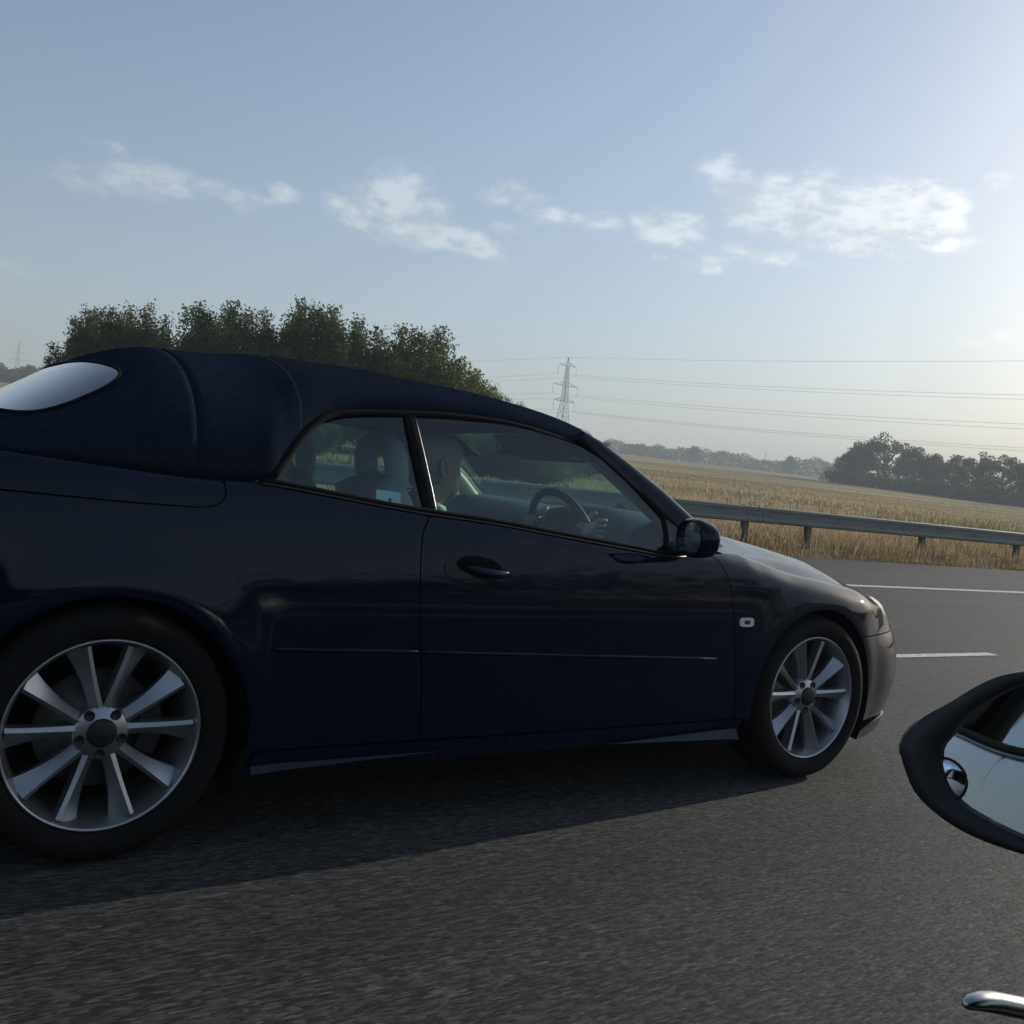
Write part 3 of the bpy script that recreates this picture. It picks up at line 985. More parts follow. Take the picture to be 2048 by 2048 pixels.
        # roof side seal above the windows
        path = [tuple(roof_point(float(x), -1.0)) for x in np.concatenate([np.linspace(.40, .66, 14), np.linspace(.70, 1.615, 18)])]
        MB().tube([(p[0], sgn * (abs(p[1]) + .001), p[2] - .006) for p in path], .011, 8).build('roof_seal', M['rubber'], root)
        # windscreen pillar: painted outer rail, black seal, lined inside
        outer = [(1.600, .612, 1.255), (1.665, .622, 1.232), (1.794, .652, 1.162), (1.926, .692, 1.081), (2.021, .724, 1.012), (2.095, .748, .957), (2.20, .772, .895)]
        inner = [(1.560, .630, 1.218), (1.618, .642, 1.184), (1.727, .676, 1.103), (1.838, .708, 1.022), (1.915, .734, .962), (1.975, .758, .912), (2.03, .785, .862)]
        o_, i_ = np.array(outer), np.array(inner)
        b = MB()
        rows = []
        for q in range(7):
            O, I = o_[q], i_[q]
            mid = O * .55 + I * .45
            row = [O + (.012, -.030, -.004), O, O * .82 + I * .18 + (0.004, .012, .004), mid + (0, .013, .002), O * .30 + I * .70 + (0, .004, 0), O * .34 + I * .66 + (.0, -.03, 0), O * .9 + I * .1 + (0, -.05, -.02)]
            rows.append([(p[0], sgn * p[1], p[2]) for p in row])
        b.quadgrid(rows, closed_v=True)
        pil = b.build('windscreen_pillar', paint, root, sharp=60)
        sl = [(p[0] * 1, sgn * (p[1] + .002), p[2]) for p in (o_ * .16 + i_ * .84)]
        MB().tube(sl, .012, 8).build('pillar_seal', M['rubber'], pil)
        # inside lining of the pillar
        b = MB()
        rows = []
        for q in range(7):
            O, I = o_[q], i_[q]
            rows.append([(p[0], sgn * p[1], p[2]) for p in (O + (-.012, -.055, -.02), O + (-.03, -.075, -.03), O * .4 + I * .6 + (-.035, -.060, -.02), I + (-.02, -.03, -.01))])
        b.quadgrid(rows, closed_v=True)
        b.build('pillar_lining', M['cream'] if (conv and mirror) else M['lining'], pil)
        # sail panel carrying the mirror
        b = MB()
        out_t = [(1.885, .976), (1.895, .86), (2.085, .845), (2.05, .885)]
        loop = [(x, sgn * (y_of(x, z) + .012), z) for x, z in out_t]
        loop2 = [(x, sgn * (y_of(x, z) - .02), z) for x, z in out_t]
        b.quadgrid([loop, loop2], closed_v=True)
        b.poly(loop)
        b.build('sail_panel', M['blackplastic'], root, smooth=False)
        if conv:
            # door mirror: deep painted shell, glass facing back, short arm
            mr = MB()
            C0 = Vector((1.80, .985, .925))
            n = Vector((-.96, -.27, .05)).normalized()
            if True:
                a = Vector((.27, -.96, 0)).normalized() * -1
                bb = Vector((0, 0, 1))
                ol = []
                for k in range(28):
                    t = 2 * math.pi * k / 28
                    cx = math.copysign(abs(math.cos(t))**.75, math.cos(t)) * .100
                    cz = math.copysign(abs(math.sin(t))**.8, math.sin(t)) * .066
                    if cx < 0:
                        cz *= 1 - .0 * abs(cx)
                    ol.append((cx, cz))
                loops = []
                for d, sc in ((.006, .84), (0, .90), (-.006, .97), (-.014, 1.0), (-.036, .97), (-.056, .87), (-.071, .68), (-.080, .40), (-.083, .1)):
                    loops.append([C0 + a * (u * sc + (.012 if d < -.05 else 0)) + bb * (v * sc) + n * d for u, v in ol])
                inner_l = [C0 + a * (u * .80) + bb * (v * .80) + n * -.012 for u, v in ol]
                conv_pt = lambda p: (p.x, sgn * p.y, p.z)
                mr.quadgrid([[conv_pt(p) for p in l] for l in [inner_l] + loops], closed_v=True)
                mo = mr.build('door_mirror', paint, door)
                gl = MB().poly([conv_pt(C0 + a * (u * .81) + bb * (v * .81) + n * -.010) for u, v in ol])
                gl.build('mirror_glass', M['mirror'], mo, smooth=False)
                arm = MB()
                arm.tube([(1.95, sgn * .775, .885), (1.90, sgn * .83, .878), (1.85, sgn * .90, .876), (1.84, sgn * .95, .88)], [.045, .04, .036, .03], 10, sy=.5)
                arm.build('mirror_arm', M['blackplastic'], mo)
        # inner door trim
        b = MB()
        rows = [[(x, sgn * .74, .30), (x, sgn * .70, .60), (x, sgn * .70, belt(x) - .10), (x, sgn * .735, belt(x) - .012), (x, sgn * (y_of(x, belt(x)) - .012), belt(x) - .006)] for x in np.linspace(.38, 2.02, 12)]
        b.quadgrid(rows)
        b.build('door_trim', M['lining'], door)
    # ---- bonnet
    sB = np.concatenate([np.linspace(float(s_of_x(2.13)), float(s_of_x(3.42)), 26), np.linspace(float(s_of_x(3.45)), float(s_of_x(3.45)) + .32, 8)])
    hB = pchip([2.1, 2.25, 2.52, 2.65, 2.84, 3.05, 3.16, 3.35, 3.6, 3.8, 4.2], [.035, .06, .108, .106, .100, .094, .078, .050, .028, .02, .015])
    bul = pchip([2.1, 2.5, 3.2, 3.4, 4.2], [.20, .06, .03, .10, .16])
    rows = []
    for s in sB:
        e = side_point(s, float(_zt(s)))
        ye = abs(e[1]) - .007
        h, bx = float(hB(s)), float(bul(s))
        row = []
        for q in np.linspace(-1, 1, 33):
            ridge = .010 * math.exp(-((abs(q) - .62) / .10)**2) * smooth01(s, 2.3, 2.6) * (1 - smooth01(s, 3.2, 3.5))
            row.append((e[0] + bx * (1 - q * q), ye * q, e[2] + h * (1 - abs(q)**3.6) + float(ridge) * 1.0 - .002))
        rows.append(row)
    b = MB().quadgrid(rows)
    # folded edge all round
    for q in (0, 32):
        b.quadgrid([[tuple(r[q]) for r in rows], [(r[q][0], r[q][1] * .985, r[q][2] - .02) for r in rows]])
    b.build('bonnet', paint, root, sharp=50)
    # scuttle and wipers
    b = MB()
    rows = []
    for q in np.linspace(-1, 1, 17):
        x0 = 2.14 + .22 * (1 - q * q)
        rows.append([(x0 - .14, .76 * q, .895 + .02 * (1 - q * q)), (x0 + .02, .765 * q, .872 + .03 * (1 - q * q))])
    b.quadgrid(rows).build('scuttle', M['blackplastic'], root)
    for y0, y1, dx in ((-.60, .05, 0), (.02, .62, 0)):
        w = MB()
        f = lambda y: 2.14 + .22 * (1 - (y / .78)**2)
        w.tube([(f(y0) + .05, y0, .925), (f(y0 * .6 + y1 * .4) - .03, y0 * .6 + y1 * .4, .957), (f(y1) - .09, y1, .975)], [.014, .009, .006], 7)
        wo = w.build('wiper', M['trim'], root)
        MB().bar((f(y0) - .05, y0 - .02, .945), (f(y1) - .11, y1 + .05, .985), .008, .016).build('wiper_blade', M['rubber'], wo)
    # ---- windscreen and header
    top = [tuple(roof_point(1.62, t)) for t in np.linspace(-1, 1, 25)]
    rows = []
    for i, t in enumerate(np.linspace(-1, 1, 25)):
        tp = np.array(top[i]) * np.array([1, .985, 1]) + np.array([.015, 0, -.006])
        q = t
        yb = .735 * (math.copysign(abs(tp[1] / .61), tp[1]))
        bt = np.array([2.13 + .24 * (1 - (yb / .78)**2), yb, .905 + .022 * (1 - (yb / .78)**2)])
        rows.append([tuple(tp + (bt - tp) * k + np.array([.35, 0, .6]) * .05 * 4 * k * (1 - k) * .35) for k in np.linspace(0, 1, 9)])
    b = MB().quadgrid(rows)
    b.build('windscreen', M['screen'], root)
    hdr = [np.array(p) for p in top]
    b = MB().quadgrid([[tuple(p + np.array(o) * np.array([1, 1, 1])) for p in hdr] for o in ((-.01, 0, .002), (.028, 0, -.001), (.05, 0, -.018), (.04, 0, -.040), (-.06, 0, -.045))])
    b.build('header_rail', paint, root)
    # ---- roof
    xs = np.unique(np.concatenate([np.linspace(-1.0, .36, 30), np.linspace(.36, .66, 22), np.linspace(.66, 1.62, 40), BOWS]))
    ts = np.linspace(-1, 1, 61)
    b = MB()
    cuts = [-1.0] + (BOWS[:2] if conv else []) + [1.62]
    for a0, a1 in zip(cuts[:-1], cuts[1:]):            # the cloth is drawn taut between the bows, so it folds at each of them
        X, T_ = np.meshgrid(xs[(xs >= a0 - 1e-9) & (xs <= a1 + 1e-9)], ts, indexing='ij')
        b.quadgrid(roof_point(X, T_, conv))
    roof = b.build('soft_top' if conv else 'roof', M['fabric'] if conv else paint, root)
    md = roof.modifiers.new('thick', 'SOLIDIFY')
    md.thickness = .012
    md.offset = -1
    # rear window, bonded into the roof
    cx, cy = -.14, 0.0
    rings = []
    bnd = []
    half = [(-.010, 0), (-.008, .2), (.004, .38), (.022, .50), (.040, .575), (.044, .608), (.020, .632), (-.067, .660), (-.160, .688), (-.205, .688), (-.232, .650), (-.262, .52), (-.290, .34), (-.305, .15), (-.308, 0)]
    loop = [(x, -y) for x, y in half] + [(x, y) for x, y in half[-2:0:-1]]
    LP = np.array(loop + loop[:1])
    tt = np.concatenate([[0], np.cumsum(np.hypot(*np.diff(LP, axis=0).T))])
    q = np.linspace(0, tt[-1], 120, endpoint=False)
    bnd = list(zip(np.interp(q, tt, LP[:, 0]), np.interp(q, tt, LP[:, 1])))
    for _ in range(7):
        B = np.array(bnd)
        bnd = [tuple(r) for r in (np.roll(B, 1, 0) + 2 * B + np.roll(B, -1, 0)) / 4]
    def on_roof(x, y, off):
        yl = float(_yl(x))
        c = min(.9999, abs(y) / yl)
        th = math.acos(c**(2.55 / 2))
        t = math.copysign(1 - th / (math.pi / 2), y) if abs(y) > 1e-6 else 0
        p = roof_point(x, t, conv)
        e = 2e-3
        da = roof_point(x + e, t, conv) - roof_point(x - e, t, conv)
        db = roof_point(x, min(t + e, 1), conv) - roof_point(x, max(t - e, -1), conv)
        n = np.cross(da, db)
        n = n / (np.linalg.norm(n) + 1e-9)
        if n[2] < 0: n = -n
        return p + n * off
    for q in (1.0, .97, .85, .7, .5, .3, .1):
        rings.append([tuple(on_roof(cx + (bx - cx) * q, y * q, .004)) for bx, y in bnd])
    rings.append([tuple(on_roof(cx, 0.001, .004))] * 120)
    rw = MB().quadgrid(rings, closed_v=True).build('rear_window', M['darkglass'], root)
    MB().tube([tuple(on_roof(bx, y, .004)) for bx, y in bnd], .005, 6, closed=True).build('window_seal', M['rubber'], rw)
    # ---- floor pan
    b = MB()
    pts = [(-.95, -.60), (-.95, .60), (-.4, .78), (2.3, .78), (3.3, .55), (3.3, -.55), (2.3, -.78), (-.4, -.78)]
    pts = [(x, y * (.70 if True else 1), .19) for x, y in pts]
    b.poly(pts)
    b.poly([(x, y * 1.0, .26) for x, y, z in pts])
    b.quadgrid([pts, [(x, y, .26) for x, y, z in pts]], closed_v=True)
    b.build('floor_pan', M['rubber'], root, smooth=False)
    # bulkheads fore and aft of the cabin
    MB().box((2.12, 0, .58), (.03, 1.36, .60)).build('bulkhead', M['lining'], root, smooth=False)
    MB().box((-.05, 0, .62), (.03, 1.36, .66)).build('rear_bulkhead', M['lining'], root, smooth=False)
    return roof


# ------------------------------------------------------------------ the blue convertible
car = tag(empty('convertible_car', (0, 0, 0)), 'dark blue convertible with its black soft top raised, driving in the next lane', 'car')
make_car(car, M['navy'], 'convertible')


def rounded_ring(w, h, n=32, p=.62):
    return [(w * math.copysign(abs(math.cos(a))**p, math.cos(a)), h * math.copysign(abs(math.sin(a))**p, math.sin(a))) for a in np.linspace(0, 2 * math.pi, n, endpoint=False)]


def build_seat(parent, y, kind):
    """front seat: cushion, reclined backrest with side bolsters, ring-shaped headrest"""
    s = empty('front_seat', (0, y, 0), 0, parent)
    rows = []
    for q in np.linspace(0, 1, 9):
        c = Vector((1.16 - .27 * q, 0, .50 + .50 * q))
        wd = .235 - .045 * q**2
        th = .065 - .015 * q
        row = []
        for u, v in rounded_ring(wd, th, 28):
            bol = .030 * (abs(u) / wd)**3
            row.append((c.x + v * .88 + (bol if v > 0 else 0), u, c.z + v * .47))
        rows.append(row)
    top = [(rows[-1][k][0] * .5 + (1.16 - .27) * .5, rows[-1][k][1] * .55, rows[-1][k][2] + .02) for k in range(28)]
    b = MB().quadgrid(rows + [top], closed_v=True)
    b.poly(top)
    b.build('seat_back', M['seat'], s)
    b = MB()
    rows = []
    for q in np.linspace(0, 1, 8):
        x = 1.08 + .50 * q
        wd = .24
        th = .07
        rows.append([(x, u, .50 + v + .03 * q + (.02 * (abs(u) / wd)**3 if v > 0 else 0)) for u, v in rounded_ring(wd, th, 24)])
    b.quadgrid(rows, closed_v=True)
    b.poly(rows[0])
    b.poly(rows[-1])
    b.build('seat_cushion', M['seat'], s)
    # headrest: an open ring with a thin web
    ring = rounded_ring(.110, .072, 40, .72)
    path = [(.945 + v * -.20, u, 1.068 + v) for u, v in ring]
    MB().tube(path, .040, 12, closed=True, up=(1, 0, 0)).build('headrest', M['seat'], s)
    for yy in (-.06, .06):
        MB().tube([(.93, yy, .97), (.945, yy, 1.03)], .007, 8).build('headrest_post', M['chrome'], s)
    return s


def build_cabin():
    build_seat(car, -.37, 'driver')
    build_seat(car, .37, 'passenger')
    rs = empty('rear_seat', (0, 0, 0), 0, car)
    rows = []
    for q in np.linspace(0, 1, 8):
        c = (.40 - .20 * q, .48 + .42 * q)
        rows.append([(c[0] + v * .9, u, c[1] + v * .4) for u, v in rounded_ring(.58, .06, 32)])
    b = MB().quadgrid(rows, closed_v=True)
    b.poly(rows[-1])
    b.build('rear_backrest', M['seat'], rs)
    MB().box((.56, 0, .44), (.44, 1.12, .14)).build('rear_cushion', M['seat'], rs, bevel=.04)
    for yy in (-.30, .30):
        b = MB()
        rows = [[(.19 + v * .5 - .02 * q, yy + u, .93 + .12 * q) for u, v in rounded_ring(.115 * (1 - .25 * q * q), .05 * (1 - .3 * q * q), 24)] for q in np.linspace(0, 1, 6)]
        b.quadgrid(rows, closed_v=True)
        b.poly(rows[-1])
        b.build('rear_headrest', M['seat'], rs)
    MB().box((.03, 0, .94), (.46, 1.42, .03)).build('parcel_shelf', M['lining'], car, bevel=.01)
    # dashboard with an instrument hood in front of the driver
    rows = []
    for y in np.linspace(-.70, .70, 41):
        hood = .045 * math.exp(-((y + .38) / .17)**4)
        far = .02 * smooth01(y, -.1, .5)
        k = 1 - .10 * abs(y / .7)**4
        rows.append([(1.74, y, .52), (1.78 - .02 * hood / .045, y, .70), (1.77 - .07 * hood / .045, y, .86), (1.80 - .08 * hood / .045, y, .925 + hood), (1.88 - .03 * hood / .045, y, .955 + hood + float(far)),
                     (2.02, y, .972 + .4 * hood + float(far)), (2.16, y, .950), (2.26 - .1 * abs(y), y, .915), (2.28 - .1 * abs(y), y, .80)])
    MB().quadgrid(rows).build('dashboard', M['dash'], car)
    # steering wheel
    sw = empty('steering_wheel', (1.735, -.38, .865), 0, car)
    sw.rotation_euler = (0, R(-24), 0)
    MB().tube([(0, .185 * math.cos(a), .185 * math.sin(a)) for a in np.linspace(0, 2 * math.pi, 48, endpoint=False)], .0155, 12, closed=True, up=(1, 0, 0)).build('wheel_rim', M['dash'], sw)
    b = MB()
    for a in (0, 180, 270):
        b.bar((.01, .05 * math.cos(R(a)), .05 * math.sin(R(a))), (0, .18 * math.cos(R(a)), .18 * math.sin(R(a))), .035, .012, up=(1, 0, 0))
    b.build('wheel_spoke', M['dash'], sw, bevel=.003)
    MB().lathe([(.0, -.035), (.05, -.03), (.07, -.01), (.072, .03), (.03, .12), (.03, .3)], 28, axis='x').build('wheel_hub', M['dash'], sw)
    # sun visors, rear view mirror
    for yy in (-.36, .36):
        b = MB().box((0, 0, 0), (.17, .40, .016))
        o = b.build('sun_visor', M['lining'], car, bevel=.006)
        o.location = (1.60, yy, 1.190)
        o.rotation_euler = (0, R(26), 0)
    b = MB()
    ring = rounded_ring(.115, .032, 28, .6)
    loops = [[(x0, u * sc, v * sc) for u, v in ring] for x0, sc in ((0, .92), (-.006, 1.0), (.02, .98), (.035, .7))]
    b.quadgrid(loops, closed_v=True)
    b.poly(loops[-1])
    mo = b.build('rear_view_mirror', M['trim'], car)
    mo.location = (1.70, .0, 1.195)
    mo.rotation_euler = (0, R(6), R(-12))
    MB().poly([(-.001, u * .92, v * .92) for u, v in ring]).build('mirror_glass', M['mirror'], mo, smooth=False)
    MB().tube([(.02, 0, .0), (.06, 0, .05), (.09, 0, .085)], .010, 8).build('mirror_stalk', M['trim'], mo)
    # paper badge standing inside the quarter window
    y_card = -.742
    st = MB().quadgrid([[(.748, y_card, .953), (.748, y_card + .006, .990)], [(.830, y_card, .950), (.830, y_card + .006, .987)]]).build('window_sticker', M['paper'], car, smooth=False)
    MB().lathe([(.0, -.0015), (.0055, -.0015)], 16, axis='y', centre=(.793, y_card + .001, .9625)).build('printed_mark', M['ink'], st)
    # headlining cross bars under the fabric
    for x in BOWS[:-1]:
        pts = [Vector(roof_point(float(x), float(t), False)) - Vector((0, 0, .03)) for t in np.linspace(-.8, .8, 17)]
        MB().tube([p * 1.0 for p in pts], .010, 6).build('roof_bow', M['lining'], car)
    return sw


build_cabin()


# ------------------------------------------------------------------ the driver
def build_driver():
    root = tag(empty('person', (.05, 0, 0)), 'bald driver in a dark jacket sitting at the wheel of the blue convertible', 'person')
    J = {  # joints and radii
        'pelvis': ((1.12, -.37, .60), .135), 'waist': ((1.06, -.37, .70), .125), 'chest': ((1.02, -.37, .83), .135), 'neckb': ((1.035, -.37, .935), .062), 'neck': ((1.065, -.37, .985), .055),
        'shR': ((1.04, -.55, .875), .062), 'elR': ((1.28, -.60, .70), .045), 'wrR': ((1.55, -.56, .865), .030), 'paR': ((1.63, -.553, .905), .030),
        'shL': ((1.04, -.19, .875), .062), 'elL': ((1.28, -.12, .70), .045), 'wrL': ((1.55, -.20, .865), .030), 'paL': ((1.63, -.207, .905), .030),
        'hipR': ((1.20, -.46, .595), .085), 'knR': ((1.58, -.47, .66), .060), 'anR': ((1.84, -.46, .36), .043), 'toR': ((1.98, -.46, .36), .035),
        'hipL': ((1.20, -.28, .595), .085), 'knL': ((1.58, -.27, .66), .060), 'anL': ((1.84, -.28, .36), .043), 'toL': ((1.98, -.28, .36), .035)}
    E = [('pelvis', 'waist'), ('waist', 'chest'), ('chest', 'neckb'), ('neckb', 'neck'), ('chest', 'shR'), ('shR', 'elR'), ('elR', 'wrR'), ('wrR', 'paR'),
         ('chest', 'shL'), ('shL', 'elL'), ('elL', 'wrL'), ('wrL', 'paL'), ('pelvis', 'hipR'), ('hipR', 'knR'), ('knR', 'anR'), ('anR', 'toR'), ('pelvis', 'hipL'), ('hipL', 'knL'), ('knL', 'anL'), ('anL', 'toL')]
    bm = bmesh.new()
    ly = bm.verts.layers.skin.verify()
    V = {}
    for k, (p, r) in J.items():
        v = bm.verts.new(p)
        v[ly].radius = (r, r)
        V[k] = v
    V['pelvis'][ly].use_root = True
    for a, b in E:
        bm.edges.new((V[a], V[b]))
    me = bpy.data.meshes.new('clothed_body')
    bm.to_mesh(me)
    bm.free()
    body = link('clothed_body', me, root, M['jacket'])
    body.modifiers.new('skin', 'SKIN').use_smooth_shade = True
    s = body.modifiers.new('sub', 'SUBSURF')
    s.levels = s.render_levels = 2
    # hands closed on the rim: five fingers each
    for sy in (-1, 1):
        hb = bmesh.new()
        ly = hb.verts.layers.skin.verify()
        cy = -.38 + sy * .175
        pal = Vector((1.645, cy, .915))
        w = hb.verts.new((1.575, cy - sy * .005, .880))
        w[ly].radius = (.024, .019)
        w[ly].use_root = True
        p0 = hb.verts.new(tuple(pal))
        p0[ly].radius = (.034, .018)
        hb.edges.new((w, p0))
        for k in range(4):
            L = (.9, 1.0, .95, .78)[k]
            z = .945 - .020 * k
            prev = p0
            for q, pt in enumerate(((1.688, cy + sy * .012, z), (1.722, cy + sy * .024, z + .002), (1.735, cy + sy * .002, z + .002), (1.722, cy - sy * .016, z))):
                pt = Vector(pal).lerp(Vector(pt), 1.0 if q < 1 else L * .06 + .94)
                v = hb.verts.new(tuple(pt))
                v[ly].radius = (.0095 - .0008 * q, .0095 - .0008 * q)
                hb.edges.new((prev, v))
                prev = v
        prev = p0
        for q, pt in enumerate(((1.668, cy - sy * .030, .945), (1.692, cy - sy * .030, .962), (1.715, cy - sy * .022, .972))):
            v = hb.verts.new(pt)
            v[ly].radius = (.0115 - .001 * q, .0115 - .001 * q)
            hb.edges.new((prev, v))
            prev = v
        me = bpy.data.meshes.new('hand')
        hb.to_mesh(me)
        hb.free()
        h = link('hand', me, root, M['skin'])
        h.modifiers.new('skin', 'SKIN').use_smooth_shade = True
        h.modifiers.new('sub', 'SUBSURF').render_levels = 1
    # head: stacked sections with a face towards +X
    C = Vector((1.105, -.37, 0))
    prof = [  # z, front x, back x, half width
        (.955, .020, -.050, .050), (.975, .055, -.058, .056), (.988, .088, -.066, .060), (1.000, .098, -.074, .064), (1.015, .094, -.084, .068), (1.028, .101, -.090, .070), (1.036, .096, -.094, .071),
        (1.050, .104, -.098, .072), (1.064, .113, -.101, .073), (1.078, .106, -.103, .074), (1.094, .092, -.105, .076), (1.110, .098, -.106, .077), (1.130, .098, -.106, .077), (1.150, .092, -.103, .075), (1.170, .078, -.094, .068),
        (1.186, .055, -.076, .054), (1.197, .022, -.046, .032), (1.201, -.005, -.02, .008)]
    rows = []
    n = 40
    for z, fx, bx, hw in prof:
        row = []
        for k in range(n):
            a = 2 * math.pi * k / n
            ca, sa = math.cos(a), math.sin(a)
            # face: nose ridge narrow, cheeks wider
            base = min(fx, .090 if 1.02 < z < 1.12 else fx)
            xx = base * abs(ca)**.85 if ca > 0 else bx * abs(ca)**.9
            if ca > 0:
                xx += (fx - base) * math.exp(-(sa / .16)**2)
                if 1.082 < z < 1.100:
                    xx -= .010 * math.exp(-((abs(sa) - .42) / .16)**2)
            xx = math.copysign(abs(xx), ca)
            row.append((C.x + xx, C.y + hw * math.copysign(abs(sa)**.92, sa), z))
        rows.append(row)
    b = MB().quadgrid(rows, closed_v=True)
    b.poly(rows[-1])
    # neck
    b.tube([(1.055, -.37, .92), (1.075, -.37, .965), (1.09, -.37, 1.01)], [.058, .054, .056], 20)
    hd = b.build('head', M['skin'], root)
    hd.modifiers.new('sub', 'SUBSURF').render_levels = 1
    for sy in (-1, 1):
        e = MB()
        ring = [(1.095 + .017 * math.cos(a) - .006 * math.sin(a), -.37 + sy * (.076 + .006 * (1 - math.cos(a))), 1.078 + .031 * math.sin(a)) for a in np.linspace(0, 2 * math.pi, 20, endpoint=False)]
        e.tube(ring, .006, 7, closed=True, up=(0, 1, 0))
        e.poly([(p[0], p[1] - sy * .003, p[2]) for p in ring])
        e.build('ear', M['skin'], hd)
        ey = MB().lathe([(.0, .011), (.006, .009), (.010, .003), (.011, -.004)], 14, axis='x', centre=(1.105 + .078, -.37 + sy * .030, 1.092))
        ey.build('eye', M['paper'], hd)
    # grey beard on chin and jaw, thin fringe of hair behind
    rows = []
    for z, fx, hw in ((.962, .040, .040), (.972, .062, .054), (.980, .078, .059), (.990, .097, .063), (.998, .101, .066)):
        rows.append([(C.x + fx * math.cos(a)**.85 * 1.02 if abs(a) < 1.55 else C.x, C.y + hw * 1.02 * math.sin(a), z) for a in np.linspace(-1.25, 1.25, 22)])
    bd = MB().quadgrid(rows).build('beard', M['hair'], hd)
    bd.modifiers.new('s', 'SOLIDIFY').thickness = .006
    rows = []
    for z, bx, hw in ((1.02, -.09, .071), (1.045, -.100, .0735), (1.065, -.105, .0745)):
        rows.append([(C.x + bx * math.cos(a)**.9, C.y + hw * math.sin(a), z) for a in np.linspace(-1.45, 1.45, 26)])
    hr = MB().quadgrid(rows).build('hair', M['hair'], hd)
    hr.modifiers.new('s', 'SOLIDIFY').thickness = .004
    # collar
    MB().tube([(1.075 + .065 * math.cos(a), -.37 + .068 * math.sin(a), .948 - .014 * math.cos(a)) for a in np.linspace(0, 2 * math.pi, 28, endpoint=False)], .013, 8, closed=True).build('collar', M['cream'], root)


build_driver()

# ------------------------------------------------------------------ the silver car the picture is taken from
own = tag(empty('silver_car', (-1.92, -4.225, 0)), 'pale silver car in the nearest lane, its black door mirror in view', 'car')
make_car(own, M['silver'], 'hard')


